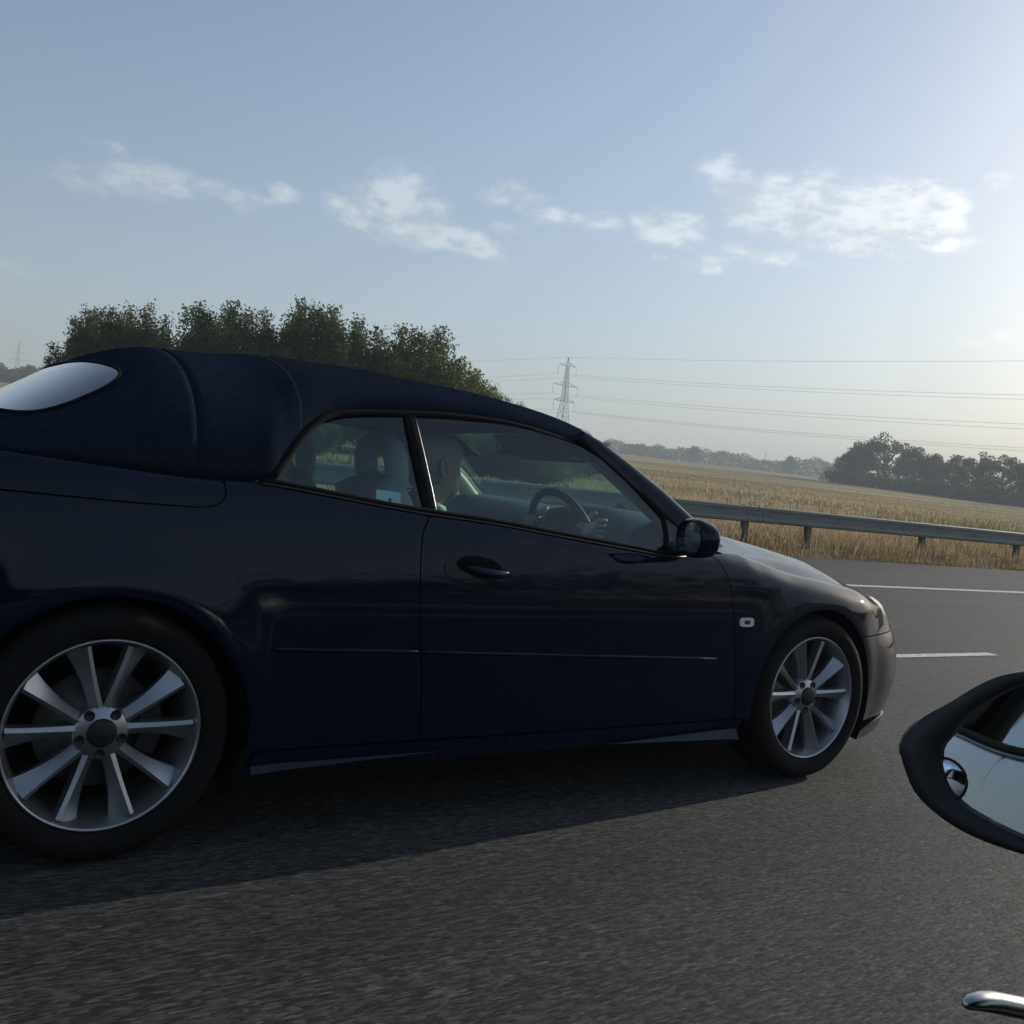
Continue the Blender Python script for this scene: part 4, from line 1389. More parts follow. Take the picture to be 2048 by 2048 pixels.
def build_own_mirror():
    Mp = Vector((.05, -3.14, .876)) - Vector((-1.92, -4.225, 0))
    n = Vector((-.921, -.372, .118)).normalized()
    a = Vector((-.372, .926, 0)).normalized()
    b_ = a.cross(n).normalized()
    b_ = b_ if b_.z > 0 else -b_
    outer = [(.0997, -.0082), (.0941, -.024), (.0865, -.0376), (.0734, -.0481), (.055, -.0568), (.0319, -.0622), (.0096, -.0640), (-.02, -.0640), (-.055, -.0590), (-.085, -.046), (-.102, -.020),
             (-.104, .010), (-.096, .042), (-.076, .060), (-.045, .0690), (-.012, .0690), (.0228, .0620), (.0364, .0568), (.052, .0464), (.0703, .0298), (.0838, .0186), (.0919, .0099)]
    inner = [(.0709, -.0046), (.0689, -.0164), (.064, -.0274), (.0541, -.0384), (.0393, -.0450), (.0223, -.0499), (.0107, -.0525), (-.02, -.0540), (-.050, -.0490), (-.074, -.038), (-.088, -.016),
             (-.090, .008), (-.083, .034), (-.066, .049), (-.040, .0575), (-.012, .0580), (.0218, .0529), (.0324, .0457), (.0477, .0329), (.0566, .0228), (.0649, .0074), (.0690, .0010)]
    def dense(pts, k=4):
        P = np.array(pts + pts[:1])
        t = np.concatenate([[0], np.cumsum(np.hypot(*np.diff(P, axis=0).T))])
        # periodic smoothing by padding
        PP = np.concatenate([P[-4:-1], P, P[1:4]])
        tt = np.concatenate([t[-4:-1] - t[-1], t, t[1:4] + t[-1]])
        fx, fy = natural(tt, PP[:, 0]), natural(tt, PP[:, 1])
        q = np.linspace(0, t[-1], k * len(pts), endpoint=False)
        return list(zip(fx(q), fy(q)))
    o_, i_ = dense(outer), dense(inner)
    # pair the loops by angle so the bezel does not twist
    ang = np.linspace(0, 2 * math.pi, 88, endpoint=False)
    def by_angle(L):
        A = np.array(L)
        th = np.unwrap(np.arctan2(A[:, 1], A[:, 0]))
        if th[-1] < th[0]:
            A, th = A[::-1], th[::-1]
        th3 = np.concatenate([th - 2 * math.pi, th, th + 2 * math.pi])
        A3 = np.concatenate([A, A, A])
        return [(float(np.interp(q, th3, A3[:, 0])), float(np.interp(q, th3, A3[:, 1]))) for q in ang]
    o_, i_ = by_angle(o_), by_angle(i_)
    P = lambda u, v, d: tuple(Mp + a * u + b_ * v + n * d)
    loops = []
    loops.append([P(u * .985, v * .985, -.016) for u, v in i_])
    loops.append([P(u, v, -.002) for u, v in i_])
    loops.append([P(u * 1.01, v * 1.015, .002) for u, v in i_])
    loops.append([P(u * .4 + U * .6, v * .4 + V * .6, .004) for (u, v), (U, V) in zip(i_, o_)])
    loops.append([P(U * .985, V * .985, .002) for U, V in o_])
    loops.append([P(U, V, -.004) for U, V in o_])
    shell = [[P(U * s, V * s, d) for U, V in o_] for s, d in ((1.0, -.0045), (1.012, -.012), (1.012, -.035), (.97, -.060), (.85, -.085), (.62, -.102), (.32, -.110), (.05, -.112))]
    mh = MB().quadgrid(loops, closed_v=True).build('door_mirror', M['blackplastic'], own)
    MB().quadgrid(shell, closed_v=True).build('mirror_shell', M['trim'], mh)
    gl = MB().poly([P(u * .99, v * .99, -.010) for u, v in i_]).build('mirror_glass', M['mirror'], mh, smooth=False)
    # stuck-on convex blind spot mirror, cut by the edge of the bezel
    dome = MB()
    c = (.068, -.0265)
    rows = []
    for q in np.linspace(1, 0.02, 9):
        rr = .0158 * q
        rows.append([P(c[0] + rr * math.cos(t), c[1] + rr * math.sin(t) * 1.0, -.0085 + .0022 * math.sqrt(max(0, 1 - q * q))) for t in np.linspace(0, 2 * math.pi, 32, endpoint=False)])
    dome.quadgrid(rows, closed_v=True)
    bs = dome.build('blind_spot_mirror', M['mirror'], mh)
    MB().tube([P(c[0] + .0162 * math.cos(t), c[1] + .0162 * math.sin(t), -.0085) for t in np.linspace(0, 2 * math.pi, 32, endpoint=False)], .0009, 6, closed=True).build('blind_spot_rim', M['trim'], mh)
    # indicator lens wrapped round the outer end
    rows = []
    sel = [k for k in range(len(o_)) if o_[k][0] > .084 and -.016 < o_[k][1] < .017]
    sel.sort(key=lambda k: o_[k][1])
    for k in sel:
        U, V = o_[k]
        rows.append([P(U * 1.0, V * 1.0, -.004), P(U * 1.022, V * 1.022, -.010), P(U * 1.025, V * 1.025, -.035), P(U * .98, V * .98, -.062)])
    MB().quadgrid(rows).build('mirror_indicator', M['lens'], mh)
    # arm back to the door
    arm = MB()
    arm.tube([P(-.09, -.045, -.055), P(-.125, -.06, -.05), P(-.165, -.066, -.045)], [.03, .028, .03], 12, sy=.55)
    arm.build('mirror_arm', M['blackplastic'], mh)
    # added lever on a stem standing in for a door handle's reflection in glass
    D = empty('handle_reflection', (0, 0, 0), 0, own)
    o = Vector((-1.92, -4.225, 0))
    hc = Vector((-.485, -3.4046, .9425)) - o
    up = Vector((.2, -.3, .9)).normalized()
    up = (up - Vector((1, -.06, -.20)).normalized() * up.dot(Vector((1, -.06, -.20)).normalized())).normalized()
    ux = Vector((1, -.06, -.20)).normalized()
    uy = up.cross(ux).normalized()
    pt = lambda a_, b__, c_: tuple(hc + ux * a_ + uy * b__ + up * c_)
    MB().tube([pt(-.0045, 0, -.0012), pt(-.004, 0, -.0008), pt(-.0028, 0, -.0004), pt(.0, 0, .0), pt(.004, 0, .0), pt(.010, -.0004, -.0004), pt(.03, -.001, -.002)], [.0004, .0011, .0017, .0022, .0025, .0026, .0026], 14, sy=.8).build('reflection_lever', M['dullmetal'], D)
    MB().tube([pt(.008, 0, -.010), pt(.008, -.002, -.05)], [.004, .005], 10).build('reflection_stem', M['blackplastic'], D)


build_own_mirror()

# ------------------------------------------------------------------ crash barrier
RAIL_Y = 10.2
CY = 13.71       # distance of the barrier from the camera, across the road


def build_barrier():
    root = tag(empty('crash_barrier', (0, RAIL_Y, 0)), 'long galvanised steel crash barrier on posts beyond the hard shoulder', 'barrier')
    ztop = 1.145
    seg = 4.8
    me = None
    x = -72.0
    k = 0
    # open box beam: flat face with returned top and bottom edges
    zk = 1.1
    prof = [(-.10, -.285), (-.125, -.27), (-.13, -.235), (-.118, -.20), (-.118, -.095), (-.13, -.06), (-.125, -.02), (-.10, 0), (.085, 0), (.10, -.015), (.10, -.06), (.092, -.06), (.092, -.012), (-.098, -.010), (-.112, -.06), (-.108, -.2), (-.12, -.24), (-.098, -.275)]
    beam_proto = bolt_proto = post_proto = None
    while x < 150:
        if beam_proto is None:
            rows = [[(xx, y, z * zk) for y, z in prof] for xx in (0.004, seg - .004)]
            b = MB().quadgrid(rows, closed_v=True)
            b.poly(rows[0]); b.poly(rows[1])
            o = beam_proto = b.build('rail_beam', M['galv'], root, smooth=False)
            nb = MB()
            for xx in (.12, .30, seg - .30, seg - .12, seg / 2):
                nb.lathe([(.0, .022), (.018, .022), (.020, .014), (.034, .010), (.036, 0)], 8, axis='z', centre=(xx, 0, .0))
                nb.lathe([(.0, -.020), (.016, -.018), (.018, 0)], 8, axis='y', centre=(xx, -.119, -.148))
            bolt_proto = nb.build('bolts', M['post'], o, smooth=False)
            bolt_proto['kind'] = 'stuff'
        else:
            o = copy_tree(beam_proto, root)
        o.location = (x, .004 * (k % 2), ztop)
        x += seg
        k += 1
    us = [1.085] + [1.2177 + .2795 * i for i in range(-22, 30)]
    for u in us:
        px = -.678 + CY * u
        g = float(terrain_z(px, RAIL_Y + .05))
        if post_proto is None:
            b = MB()
            b.box((0, 0, -.5), (.014, .11, 1.0))
            b.box((0, -.055, -.5), (.10, .012, 1.0))
            b.box((0, .055, -.5), (.10, .012, 1.0))
            b.box((0, -.06, -.03), (.16, .10, .012))
            o = post_proto = b.build('post', M['post'], root, smooth=False)
        else:
            o = post_proto.copy()
            COL.objects.link(o)
        o.location = (px, .03, ztop - .014)
        o.rotation_euler = (0, R(rng.uniform(-1.2, 1.2)), R(rng.uniform(-4, 4)))


build_barrier()


# ------------------------------------------------------------------ vegetation
def tone_mesh(name, verts, faces, tones, material, parent=None):
    me = bpy.data.meshes.new(name)
    me.from_pydata([], [], [])
    V = np.asarray(verts, np.float32)
    F = np.asarray(faces, np.int32)
    me.vertices.add(len(V))
    me.vertices.foreach_set('co', V.ravel())
    k = F.shape[1]
    me.loops.add(F.size)
    me.loops.foreach_set('vertex_index', F.ravel())
    me.polygons.add(len(F))
    me.polygons.foreach_set('loop_start', np.arange(0, F.size, k, dtype=np.int32))
    me.polygons.foreach_set('loop_total', np.full(len(F), k, np.int32))
    me.update(calc_edges=True)
    at = me.attributes.new('tone', 'FLOAT', 'FACE')
    at.data.foreach_set('value', np.asarray(tones, np.float32))
    return link(name, me, parent, material)


def leaves_at(pts, size, nr, lo=0.0, hi=1.0, droop=0.0):
    """two-triangle leaves: rhombs with random orientation"""
    P = np.asarray(pts)
    n = len(P)
    d = nr.normal(size=(n, 3))
    d[:, 2] += -droop
    d /= np.linalg.norm(d, axis=1)[:, None]
    w = np.cross(d, nr.normal(size=(n, 3)))
    w /= np.linalg.norm(w, axis=1)[:, None]
    L = size * nr.uniform(.65, 1.35, (n, 1))
    a, b = P - d * L * .5, P + d * L * .5
    c1, c2 = P + w * L * .3, P - w * L * .3
    V = np.stack([a, c1, b, c2], 1).reshape(-1, 3)
    F = np.arange(4 * n).reshape(n, 4)
    return V, F, nr.uniform(lo, hi, n)


def young_tree_mesh(seed, shoots=34, h=5.5, spread=1.9, leaf=.115, per=760):
    """bushy young tree: many upright leafy shoots fanning from a short trunk"""
    nr = np.random.default_rng(seed)
    pts, tones = [], []
    wood = MB()
    wood.tube([(0, 0, -.3), (.03, 0, .5), (0, .02, 1.0)], [.10, .08, .07], 7)
    for s in range(shoots):
        az = nr.uniform(0, 2 * math.pi)
        out = spread * math.sqrt(nr.uniform(0.02, 1))
        top = h * (1 - .38 * (out / spread)**2) * nr.uniform(.78, 1.05)
        base = Vector((0.05 * math.cos(az), .05 * math.sin(az), nr.uniform(.3, 1.0)))
        tip = Vector((out * math.cos(az), out * math.sin(az), top))
        mid = base.lerp(tip, .5) + Vector((.25 * out * math.cos(az), .25 * out * math.sin(az), -.15))
        path = [base, base.lerp(mid, .5) + Vector((0, 0, .05)), mid, mid.lerp(tip, .55) + Vector((0, 0, .03)), tip]
        wood.tube(path, [.035, .026, .02, .013, .006], 4, cap=False)
        tone = nr.uniform(.15, .85)
        for q in nr.uniform(.12, 1.0, per):
            k = min(3, int(q * 4))
            p = path[k].lerp(path[k + 1], q * 4 - k)
            sd = .34 * (1 - q * .70) + .035
            pts.append(np.array(p) + nr.normal(size=3) * sd * np.array([1, 1, .8]))
            tones.append(tone)
    V, F, t = leaves_at(pts, leaf, nr)
    return V, F, np.clip(np.array(tones) * .6 + t * .4, 0, 1), wood


def broad_tree_mesh(seed, h=10.0, w=4.2, clumps=52, per=120, leaf=.42, base=.12, open_=0.0):
    nr = np.random.default_rng(seed)
    wood = MB()
    wood.tube([(0, 0, -.5), (.1, 0, h * .18), (0, .1, h * .38), (.1, 0, h * .6)], [h * .028, h * .022, h * .017, h * .008], 7)
    pts, tones = [], []
    for c in range(clumps):
        while True:
            p = nr.uniform(-1, 1, 3)
            r = np.linalg.norm(p)
            if .45 + .3 * open_ < r < 1:
                break
        zz = base + (1 - base) * (p[2] * .5 + .5)
        shape = math.sin(math.pi * min(1, max(.04, (1 - zz) * .93 + .05)))**.55
        ctr = np.array([p[0] * w * shape, p[1] * w * shape, zz * h * .96])
        st = Vector((0, 0, max(.18, zz * .55) * h))
        wood.tube([st, st.lerp(Vector(ctr), .5) + Vector((0, 0, .2)), Vector(ctr)], [h * .009, h * .006, h * .002], 4, cap=False)
        rad = nr.uniform(.10, .17) * h * (1 - .25 * open_)
        tone = nr.uniform(.1, .9)
        q = nr.normal(size=(per, 3))
        q /= np.linalg.norm(q, axis=1)[:, None]
        q *= (nr.uniform(.25, 1, (per, 1))**.6) * rad
        q[:, 2] *= .75
        pts.append(ctr + q)
        tones.append(np.full(per, tone))
    V, F, t = leaves_at(np.concatenate(pts), leaf, nr)
    return V, F, np.clip(np.concatenate(tones) * .65 + t * .35, 0, 1), wood


def plant(name, label, cat, mesh, x, y, scale=1.0, rz=0.0, group=None, zs=1.0, lean=0.0, sink=.1, m='leaf'):
    crown_me, trunk_me = mesh
    root = tag(empty(name, (x, y, float(terrain_z(x, y)) - sink), rz), label, cat, group)
    root.scale = (scale, scale, scale * zs)
    root.rotation_euler = (R(lean), 0, rz)
    link('crown', crown_me, root)
    link('trunk', trunk_me, root)
    return root


def tree_proto(gen, crown_mat):
    V, F, t, wood = gen
    c = tone_mesh('crown', V, F, t, crown_mat)
    w = wood.build('trunk', M['bark'])
    cm, wm = c.data, w.data
    bpy.data.objects.remove(c)
    bpy.data.objects.remove(w)
    return cm, wm


def at_bearing(az, d):
    return CAM.x + d * math.cos(R(az)), CAM.y + d * math.sin(R(az))


YOUNG = [tree_proto(young_tree_mesh(s, shoots=n, spread=sp), M['leaf']) for s, n, sp in ((1, 40, 2.4), (2, 38, 2.2), (3, 44, 2.6), (4, 34, 2.1), (5, 40, 2.4))]
BROAD = [tree_proto(broad_tree_mesh(11, 10, 4.0), M['leaf_far']), tree_proto(broad_tree_mesh(12, 10, 4.6, clumps=42, per=95, open_=.7, base=.22), M['leaf_far']),
         tree_proto(broad_tree_mesh(13, 10, 3.6, clumps=52), M['leaf_far']), tree_proto(broad_tree_mesh(14, 10, 5.0, clumps=48, per=110, open_=.3, base=.06), M['leaf_far'])]


def build_trees():
    # the roadside thicket behind the blue car: bearing, elevation of the top, distance
    L = [(78.5, 5.3, 47, 'low outermost bush at the left end of the roadside thicket'),
         (77.6, 7.5, 46, 'slim upright young tree second from the left of the thicket'),
         (75.6, 7.9, 46, 'young tree above the rear window of the blue convertible'),
         (73.6, 8.7, 45, 'tall young tree over the hump of the soft top, left of the pair'),
         (71.3, 9.0, 45, 'tall pale green young tree over the hump of the soft top, right of the pair'),
         (69.0, 8.6, 46, 'rounded young tree just right of the highest pair in the thicket'),
         (67.0, 9.4, 45, 'young tree with one long shoot standing above the thicket'),
         (65.0, 9.0, 45, 'dense young tree in the middle of the thicket, above the middle of the roof'),
         (62.9, 9.0, 46, 'broad young tree above the front half of the roof'),
         (60.8, 9.1, 46, 'young tree where the thicket steps down to the right'),
         (58.9, 6.9, 47, 'smaller tree leaning right beside the last tall tree of the thicket'),
         (57.4, 5.9, 49, 'low windswept bush near the right end of the thicket'),
         (56.0, 4.9, 51, 'lowest bush at the right end of the thicket, next to the pylon'),
         (53.0, 3.9, 53, 'small bush seen through the side window, first past the thicket'),
         (51.3, 3.4, 54, 'small bush seen through the side window near the steering wheel')]
    for k, (az, el, d, lab) in enumerate(L):
        x, y = at_bearing(az, d)
        top = 1.03 + d * math.tan(R(el))
        h = top - float(terrain_z(x, y)) + .1
        s = h / 5.75
        o = plant('young_tree', lab, 'tree', YOUNG[k % 5], x, y, scale=max(s, .62), zs=min(1, s / max(s, .62)), rz=rng.uniform(0, 6.28), group='trees of the roadside thicket')
    for k, (az, el, d, lab) in enumerate([(54.0, 3.0, 32, 'low bush seen through the windscreen of the blue car, nearest the yellow grass'), (55.9, 3.4, 33, 'low bush seen through the blue car, between the steering wheel and the far pillar'),
                                           (57.6, 3.2, 33, 'low bush seen through the blue car just right of the far pillar'), (60.5, 3.3, 34, 'low bush half hidden behind the head of the driver'), (66.5, 3.3, 34, 'low bush seen through the quarter window behind the headrests')]):
        x, y = at_bearing(az, d)
        h = 1.03 + d * math.tan(R(el)) - float(terrain_z(x, y)) + .1
        plant('bush', lab, 'bush', YOUNG[(k + 2) % 5], x, y, scale=.5, zs=h / 2.9, rz=rng.uniform(0, 6.28), group='low bushes in front of the thicket')
    # filler trees one row deeper keep the thicket dense
    for k, (az, el, d, lab) in enumerate([(76.5, 5.6, 52, 'half hidden tree deep in the thicket, behind its two slim left trees'), (72.4, 6.8, 52, 'half hidden tree deep in the thicket, behind the tallest pair'), (68.0, 7.0, 52, 'half hidden tree deep in the thicket, behind the long shoot'),
                                           (64.0, 6.9, 52, 'half hidden tree deep in the thicket, behind the dense middle tree'), (61.7, 6.6, 53, 'half hidden tree deep in the thicket, behind its right-hand step'), (57.9, 4.6, 55, 'half hidden bush behind the low right end of the thicket')]):
        x, y = at_bearing(az, d)
        h = 1.03 + d * math.tan(R(el)) - float(terrain_z(x, y))
        plant('young_tree', lab, 'tree', YOUNG[(k * 2 + 1) % 5], x, y, scale=h / 5.7, rz=rng.uniform(0, 6.28), group='trees of the roadside thicket')
    # the row of broad trees at the right
    Rr = [(37.9, 3.6, 300, 2, 'lower rounded tree at the left end of the right-hand row'), (37.2, 4.4, 300, 0, 'dense dark tree next to the tall open-crowned tree'), (35.9, 4.85, 298, 1, 'tallest tree of the row, open crown with sky showing through'),
          (34.5, 4.35, 292, 0, 'broad dense tree just right of the tallest one'), (33.5, 3.9, 290, 2, 'low tree in the dip of the row'), (32.6, 4.1, 285, 3, 'wide bushy tree past the dip of the row'),
          (31.4, 4.2, 280, 1, 'open tree with light gaps low in its crown, right part of the row'), (30.4, 4.3, 275, 3, 'tree second from the right edge of the photo'), (29.3, 4.1, 270, 1, 'gappy tree at the right edge of the photo'),
          (28.1, 4.15, 266, 0, 'tree of the row cut off by the right edge of the photo')]
    for az, el, d, k, lab in Rr:
        x, y = at_bearing(az, d)
        z0 = float(terrain_z(x, y))
        h = 1.03 + d * math.tan(R(el)) - z0
        plant('broad_tree', lab, 'tree', BROAD[k], x, y, scale=h / 10.2, rz=rng.uniform(0, 6.28), group='row of trees at the right of the field', sink=.4)
    # scrub along the foot of that row, and the far wood: masses nobody could count
    nr = np.random.default_rng(21)
    pts = []
    for i in range(520):
        az = 27.0 + 11.6 * i / 519
        d = np.interp(az, [27, 38.5], [250, 292]) + nr.normal() * 4
        x, y = at_bearing(az, d)
        z = float(terrain_z(x, y))
        hh = nr.uniform(2.2, 4.6)
        q = nr.normal(size=(46, 3)) * np.array([1.3, 1.3, hh * .26]) + np.array([x, y, z + hh * .45])
        pts.append(q)
    V, F, t = leaves_at(np.concatenate(pts), .55, nr, .0, .8)
    tag(tone_mesh('scrub', V, F, t, M['leaf_far']), 'dark scrub along the foot of the right-hand tree row', kind='stuff')
    pts, tn = [], []
    for i in range(430):
        az = 84.5 - 47.5 * i / 429 + nr.normal() * .1
        if 54.0 < az < 79.0:
            continue
        d = nr.uniform(640, 720) if az < 60 else nr.uniform(380, 460)
        x, y = at_bearing(az, d)
        z = float(terrain_z(x, y))
        lump = .5 + .5 * math.sin(az * 2.1) * math.sin(az * .83 + 1.2) + .35 * math.sin(az * 5.3)
        eltop = (3.0 + .22 * lump) if az < 60 else (3.45 + .35 * lump)
        if 40.9 < az < 43.0:
            eltop = 2.86
        hh = max(2.0, 1.03 + d * math.tan(R(eltop)) - z)
        w = d * .008
        q = nr.normal(size=(150, 3))
        q /= np.linalg.norm(q, axis=1)[:, None]
        q *= nr.uniform(.3, 1, (150, 1))**.5
        pts.append(q * np.array([w, w, hh * .52]) + np.array([x, y, z + hh * .46]))
        tn.append(np.full(150, nr.uniform(.1, .8)))
    V, F, t = leaves_at(np.concatenate(pts), 1.25, nr, .0, 1)
    tag(tone_mesh('woodland', V, F, np.clip(np.concatenate(tn) * .7 + t * .3, 0, 1), M['leaf_far']), 'far-off hazy wood closing the field along the horizon', kind='stuff')
    pts = []  # unseen hedge, added and raised ahead to darken wing and bumper reflections
    for i in range(700):
        x = -110 + 410 * i / 699
        y = -36 + nr.normal() * 2.0
        hh = nr.uniform(2.0, 3.4) * (.8 + .25 * math.sin(x * .13)) + float(smooth01(x, 14, 34)) * nr.uniform(5.5, 9.0)
        q = nr.normal(size=(70, 3)) * np.array([1.5, 1.5, hh * .25]) + np.array([x, y, .3 + hh * .45])
        pts.append(q)
    V, F, t = leaves_at(np.concatenate(pts), .6, nr, .0, .8)
    tag(tone_mesh('added_hedge', V, F, t, M['leaf_far']), 'unseen dark hedge added beyond the opposite carriageway to darken reflections', kind='stuff')
    # four far trees that stand out of the wood
    for az, el, d, k, lab in [(45.7, 3.35, 640, 0, 'far rounded tree standing above the hazy wood left of centre of the skyline'), (40.7, 3.18, 600, 2, 'far dark tree beside the level stretch of the skyline'),
                              (48.6, 3.25, 650, 3, 'far tree peeping out just right of the windscreen pillar'), (80.6, 3.95, 400, 0, 'far round tree under the distant pylon at the left edge')]:
        x, y = at_bearing(az, d)
        h = 1.03 + d * math.tan(R(el)) - float(terrain_z(x, y))
        plant('broad_tree', lab, 'tree', BROAD[k], x, y, scale=h / 10.2, rz=rng.uniform(0, 6.28), group='single trees on the far skyline', sink=.5)


build_trees()


def build_grass():
    nr = np.random.default_rng(5)
    V, F, T_ = [], [], []
    def blades(n, xr, yr, hr, wd, tone, dens_fn=None, lean=.35):
        x = nr.uniform(*xr, n)
        y = yr[0] + (yr[1] - yr[0]) * nr.uniform(0, 1, n)**1.3
        if dens_fn is not None:
            k = nr.uniform(0, 1, n) < dens_fn(x, y)
            x, y = x[k], y[k]
        n = len(x)
        z = terrain_z(x, y)
        h = nr.uniform(*hr, n)
        a = nr.uniform(0, math.pi, n)
        lx, ly = nr.normal(size=n) * lean, nr.normal(size=n) * lean * .7
        w = wd * nr.uniform(.6, 1.4, n)
        b0 = np.stack([x - np.cos(a) * w, y - np.sin(a) * w, z - .03], -1)
        b1 = np.stack([x + np.cos(a) * w, y + np.sin(a) * w, z - .03], -1)
        t1 = np.stack([x + lx * h + np.cos(a) * w * .5, y + ly * h + np.sin(a) * w * .5, z + h], -1)
        t0 = np.stack([x + lx * h - np.cos(a) * w * .5, y + ly * h - np.sin(a) * w * .5, z + h * .97], -1)
        o = sum(len(v) for v in V)
        V.append(np.stack([b0, b1, t1, t0], 1).reshape(-1, 3))
        F.append(np.arange(4 * n).reshape(n, 4) + o)
        pat = np.sin(y * .33 + np.sin(x * .045) * 2.2) * .5 + np.sin(x * .11 + y * .21 + 2.0 * np.sin(y * .07)) * .5
        T_.append(np.clip(nr.normal(size=n) * .20 + tone + .30 * pat * np.clip((y - 13) / 6, 0, 1), 0, 1))
    clump = lambda x, y: .35 + .65 * (np.sin(x * 1.7 + np.sin(y * 2.3) * 1.5) * np.sin(x * .63 + 1.1) > -.15)
    blades(34000, (6, 60), (EDGE_Y + .25, 12.6), (.10, .42), .007, .55, clump)
    blades(26000, (6, 75), (11.0, 17.0), (.10, .34), .010, .62, clump)
    blades(12000, (6, 40), (EDGE_Y + .02, EDGE_Y + .6), (.03, .14), .006, .4, clump)
    g = tone_mesh('verge_grass', np.concatenate(V), np.concatenate(F), np.concatenate(T_), M['straw'])
    tag(g, 'tall dry straw-coloured grass under and behind the crash barrier', kind='stuff')
    V, F, T_ = [], [], []
    blades(36000, (8, 210), (15, 95), (.08, .26), .05, .55, lambda x, y: np.clip(1.1 - (y - 17) / 90, .12, 1) * (.35 + .65 * (np.sin(x * .09 + y * .16) * np.sin(y * .29 + 1 + np.sin(x * .06)) > -.25)), .3)
    g = tone_mesh('field_grass', np.concatenate(V), np.concatenate(F), np.concatenate(T_), M['straw'])
    tag(g, 'golden dry grass of the open field beyond the barrier', kind='stuff')
    V, F, T_ = [], [], []
    blades(7000, (19.2, 62), (11.4, 16.5), (.25, .78), .009, .5, lambda x, y: np.clip((x - 18.5) / 9, 0, 1)**1.5, .28)
    g = tone_mesh('weeds', np.concatenate(V), np.concatenate(F), np.concatenate(T_), M['weed'])
    tag(g, 'tall greenish weeds behind the barrier at the right', kind='stuff')
    # loose pale stones and litter along the edge of the tarmac
    b = MB()
    for i in range(420):
        x = nr.uniform(7, 60)
        y = EDGE_Y + abs(nr.normal()) * .22 - .05
        s = nr.uniform(.012, .045)
        z = float(terrain_z(x, y))
        o = len(b.v)
        pts = nr.normal(size=(6, 3))
        pts = np.array([[1, 0, 0], [-1, 0, 0], [0, 1, 0], [0, -1, 0], [0, 0, .8], [0, 0, -.6]]) * nr.uniform(.6, 1.2, (6, 1)) * s + np.array([x, y, z + s * .4])
        b.v += [tuple(p) for p in pts]
        for f in ((0, 2, 4), (2, 1, 4), (1, 3, 4), (3, 0, 4), (2, 0, 5), (1, 2, 5), (3, 1, 5), (0, 3, 5)):
            b.f.append([o + k for k in f])
    o = b.build('gravel', M['stone'], smooth=False)
    tag(o, 'loose pale stones scattered along the broken edge of the tarmac', kind='stuff')


build_grass()


# ------------------------------------------------------------------ pylons, cables, far building
def pylon(x, y, ztop, heading, label):
    z0 = float(terrain_z(x, y))
    H = ztop - z0
    root = tag(empty('pylon', (x, y, z0), heading), label, 'pylon')      # local +X runs along the cables, arms along Y
    w = lambda z: (3.6 * (1 - z / (H * .52)) + 1.15 * (z / (H * .52))) if z < H * .52 else (1.15 - .55 * (z - H * .52) / (H * .38) if z < H * .9 else max(.08, .6 * (H - z) / (H * .1)))
    b = MB()
    lev = list(np.linspace(0, H * .52, 7)) + list(np.linspace(H * .52, H * .9, 9)[1:]) + [H]
    T = .17
    c4 = lambda z: [(w(z) * sx, w(z) * sy, z) for sx, sy in ((1, 1), (-1, 1), (-1, -1), (1, -1))]
    for a, c in zip(lev[:-1], lev[1:]):
        A, C = c4(a), c4(c)
        for i in range(4):
            b.bar(A[i], C[i], T)
            j = (i + 1) % 4
            b.bar(A[i], C[j], T * .55)
            b.bar(A[j], C[i], T * .55)
            if c < H:
                b.bar(C[i], C[j], T * .6)
    b.build('tower', M['pylon'], root, smooth=False)
    tips = []
    for zf, half in ((61.8, 5.9), (52.2, 8.3), (44.7, 6.9)):
        za = zf / 66.0 * (ztop)
        za = z0 + H * (1 - (66.0 - zf) / 43.5) - z0
        cb = MB()
        for s in (-1, 1):
            tip = (0, s * half, za + .1)
            tips.append((s, half, za))
            for sx in (-1, 1):
                cb.bar((sx * w(za), s * w(za), za), tip, T * .9)
                cb.bar((sx * w(za + 1.6), s * w(za + 1.6), za + 1.6), tip, T * .8)
            for q in (.33, .66):
                cb.bar((0, s * (w(za) + (half - w(za)) * q), za), (0, s * (w(za) + (half - w(za)) * q), za + 1.6 * (1 - q)), T * .5)
        arm = cb.build('crossarm', M['pylon'], root, smooth=False)
        for s in (-1, 1):
            ins = MB()
            prof = [(.05, 0.0)]
            for k in range(9):
                prof += [(.06, -.5 - k * .42), (.19, -.6 - k * .42), (.06, -.72 - k * .42)]
            prof.append((.05, -4.5))
            ins.lathe(prof, 8, axis='z', centre=(0, s * half, za))
            ins.build('insulator', M['pylon'], arm)
    return root, tips, H


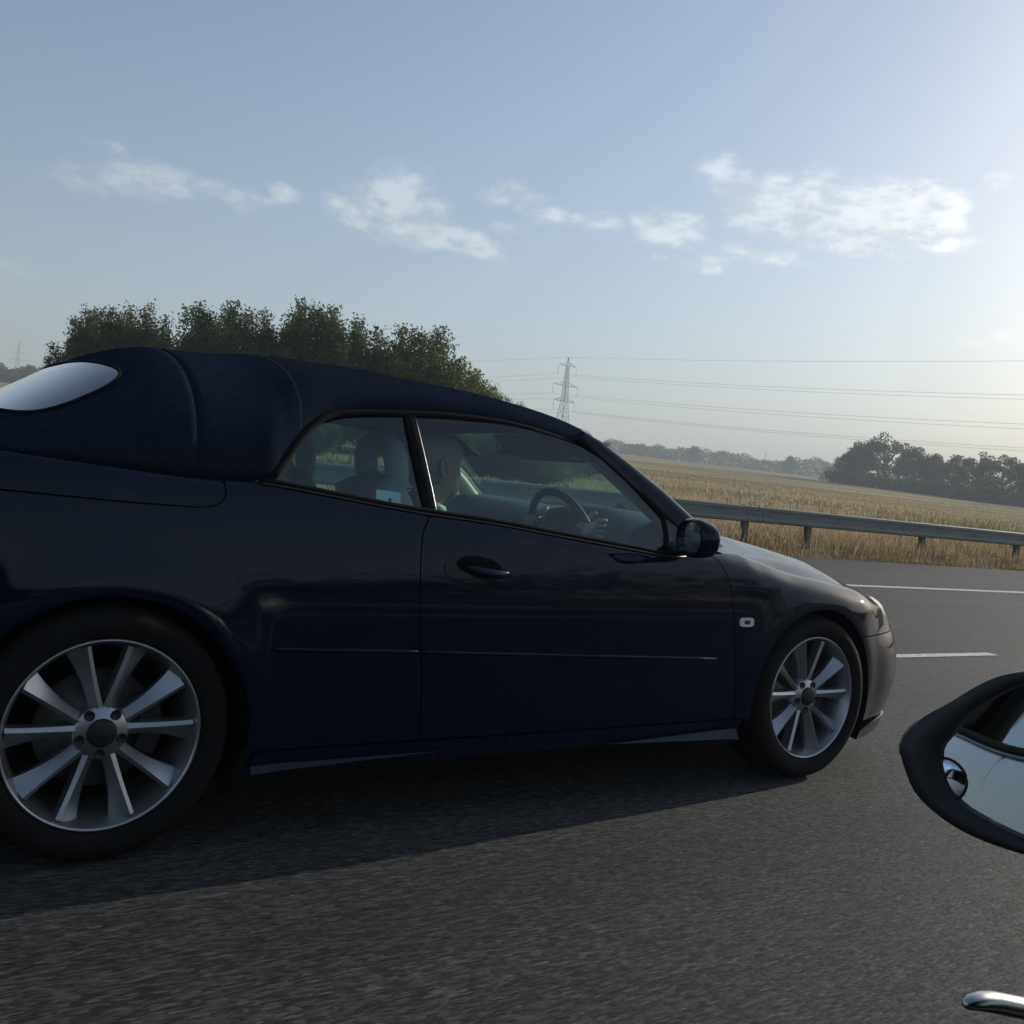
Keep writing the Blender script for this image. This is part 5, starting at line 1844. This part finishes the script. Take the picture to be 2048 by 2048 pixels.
def build_power_line():
    P1, P2, P3 = (300.0, 396.0), (197.0, 1271.0), (342.0, 40.0)
    hd = math.atan2(P2[1] - P1[1], P2[0] - P1[0])
    r1, tips, H1 = pylon(P1[0], P1[1], 66.0, hd, 'lattice pylon rising behind the roof of the blue convertible')
    r2, tips2, H2 = pylon(P2[0], P2[1], 1.03 + 1286 * math.tan(R(4.95)), hd, 'tiny far-off lattice pylon at the left edge of the photo')
    z1 = float(terrain_z(*P1))
    z2 = float(terrain_z(*P2))
    side = Vector((-math.sin(hd), math.cos(hd), 0))
    names = ['top', 'middle', 'lowest']
    def cable(a, b, sag, label):
        a, b = Vector(a), Vector(b)
        pts = [a.lerp(b, t) - Vector((0, 0, 4 * sag * t * (1 - t))) for t in np.linspace(0, 1, 40)]
        o = MB().tube(pts, .045, 4, cap=False).build('power_cable', M['cable'])
        tag(o, label, 'cable', 'power cables of the pylon line')
    for k, (s, half, za) in enumerate(tips):
        nm = names[k // 2]
        where = 'far side' if s < 0 else 'near side'
        v = side * (s * half)
        a = Vector((P1[0], P1[1], z1 + za - 4.5)) + v
        b = Vector((P3[0], P3[1], z1 + za - 4.5 - 12.5)) + v
        cable(a, b, 3.6, f'cable running right from the {nm} crossarm of the pylon, {"left" if s > 0 else "right"} arm tip')
        c = Vector((P2[0], P2[1], z2 + za - 4.5)) + v
        cable(a, c, 16.0, f'cable running left behind the trees from the {nm} crossarm, {"left" if s > 0 else "right"} arm tip')
    a = Vector((P1[0], P1[1], z1 + H1))
    cable(a, Vector((P3[0], P3[1], z1 + H1 - 9)), 2.5, 'thin topmost earth wire running right from the tip of the pylon')
    cable(a, Vector((P2[0], P2[1], z2 + H2)), 12, 'thin topmost earth wire running left from the tip of the pylon')


build_power_line()


def build_barn():
    x, y = at_bearing(47.1, 690)
    z = float(terrain_z(x, y))
    root = tag(empty('barn', (x, y, z), R(-40)), 'far-off low building with a pale grey roof among the trees', 'building')
    MB().box((0, 0, 2.2), (11, 7, 4.4)).build('wall', M['barnwall'], root, smooth=False)
    b = MB()
    b.quadgrid([[(-6, -4, 4.3), (-6, 0, 7.2), (-6, 4, 4.3)], [(6, -4, 4.3), (6, 0, 7.2), (6, 4, 4.3)]])
    o = b.build('roof', M['roofsheet'], root, smooth=False)
    o.modifiers.new('s', 'SOLIDIFY').thickness = .2
    # a lamp column on the far skyline
    x, y = at_bearing(42.0, 560)
    z = float(terrain_z(x, y))
    lp = tag(empty('lamp_column', (x, y, z), R(40)), 'lone lamp column on the level stretch of the skyline', 'street lamp')
    MB().tube([(0, 0, 0), (0, 0, 9.5), (.3, 0, 10.2), (1.6, 0, 10.4)], [.16, .12, .10, .08], 6).build('column', M['pylon'], lp)
    MB().box((1.9, 0, 10.35), (.9, .35, .18)).build('lantern', M['pylon'], lp, smooth=False)


build_barn()


# ------------------------------------------------------------------ the air: even haze round everything that fades
def build_haze():
    m = bpy.data.materials.new('haze')
    m.use_nodes = True
    T = NT(m.node_tree)
    v = T.n('ShaderNodeVolumePrincipled', {'Color': (0.88, 0.945, 1.0, 1), 'Density': 0.0009, 'Anisotropy': 0.1})
    out = T.n('ShaderNodeOutputMaterial')
    T.t.links.new(v.outputs[0], out.inputs['Volume'])
    o = MB().box((1060, 820, 71), (3960 + 160, 2980 + 60, 148)).build('haze', m, smooth=False)
    tag(o, 'thin evening haze hanging over the fields', kind='stuff')


build_haze()
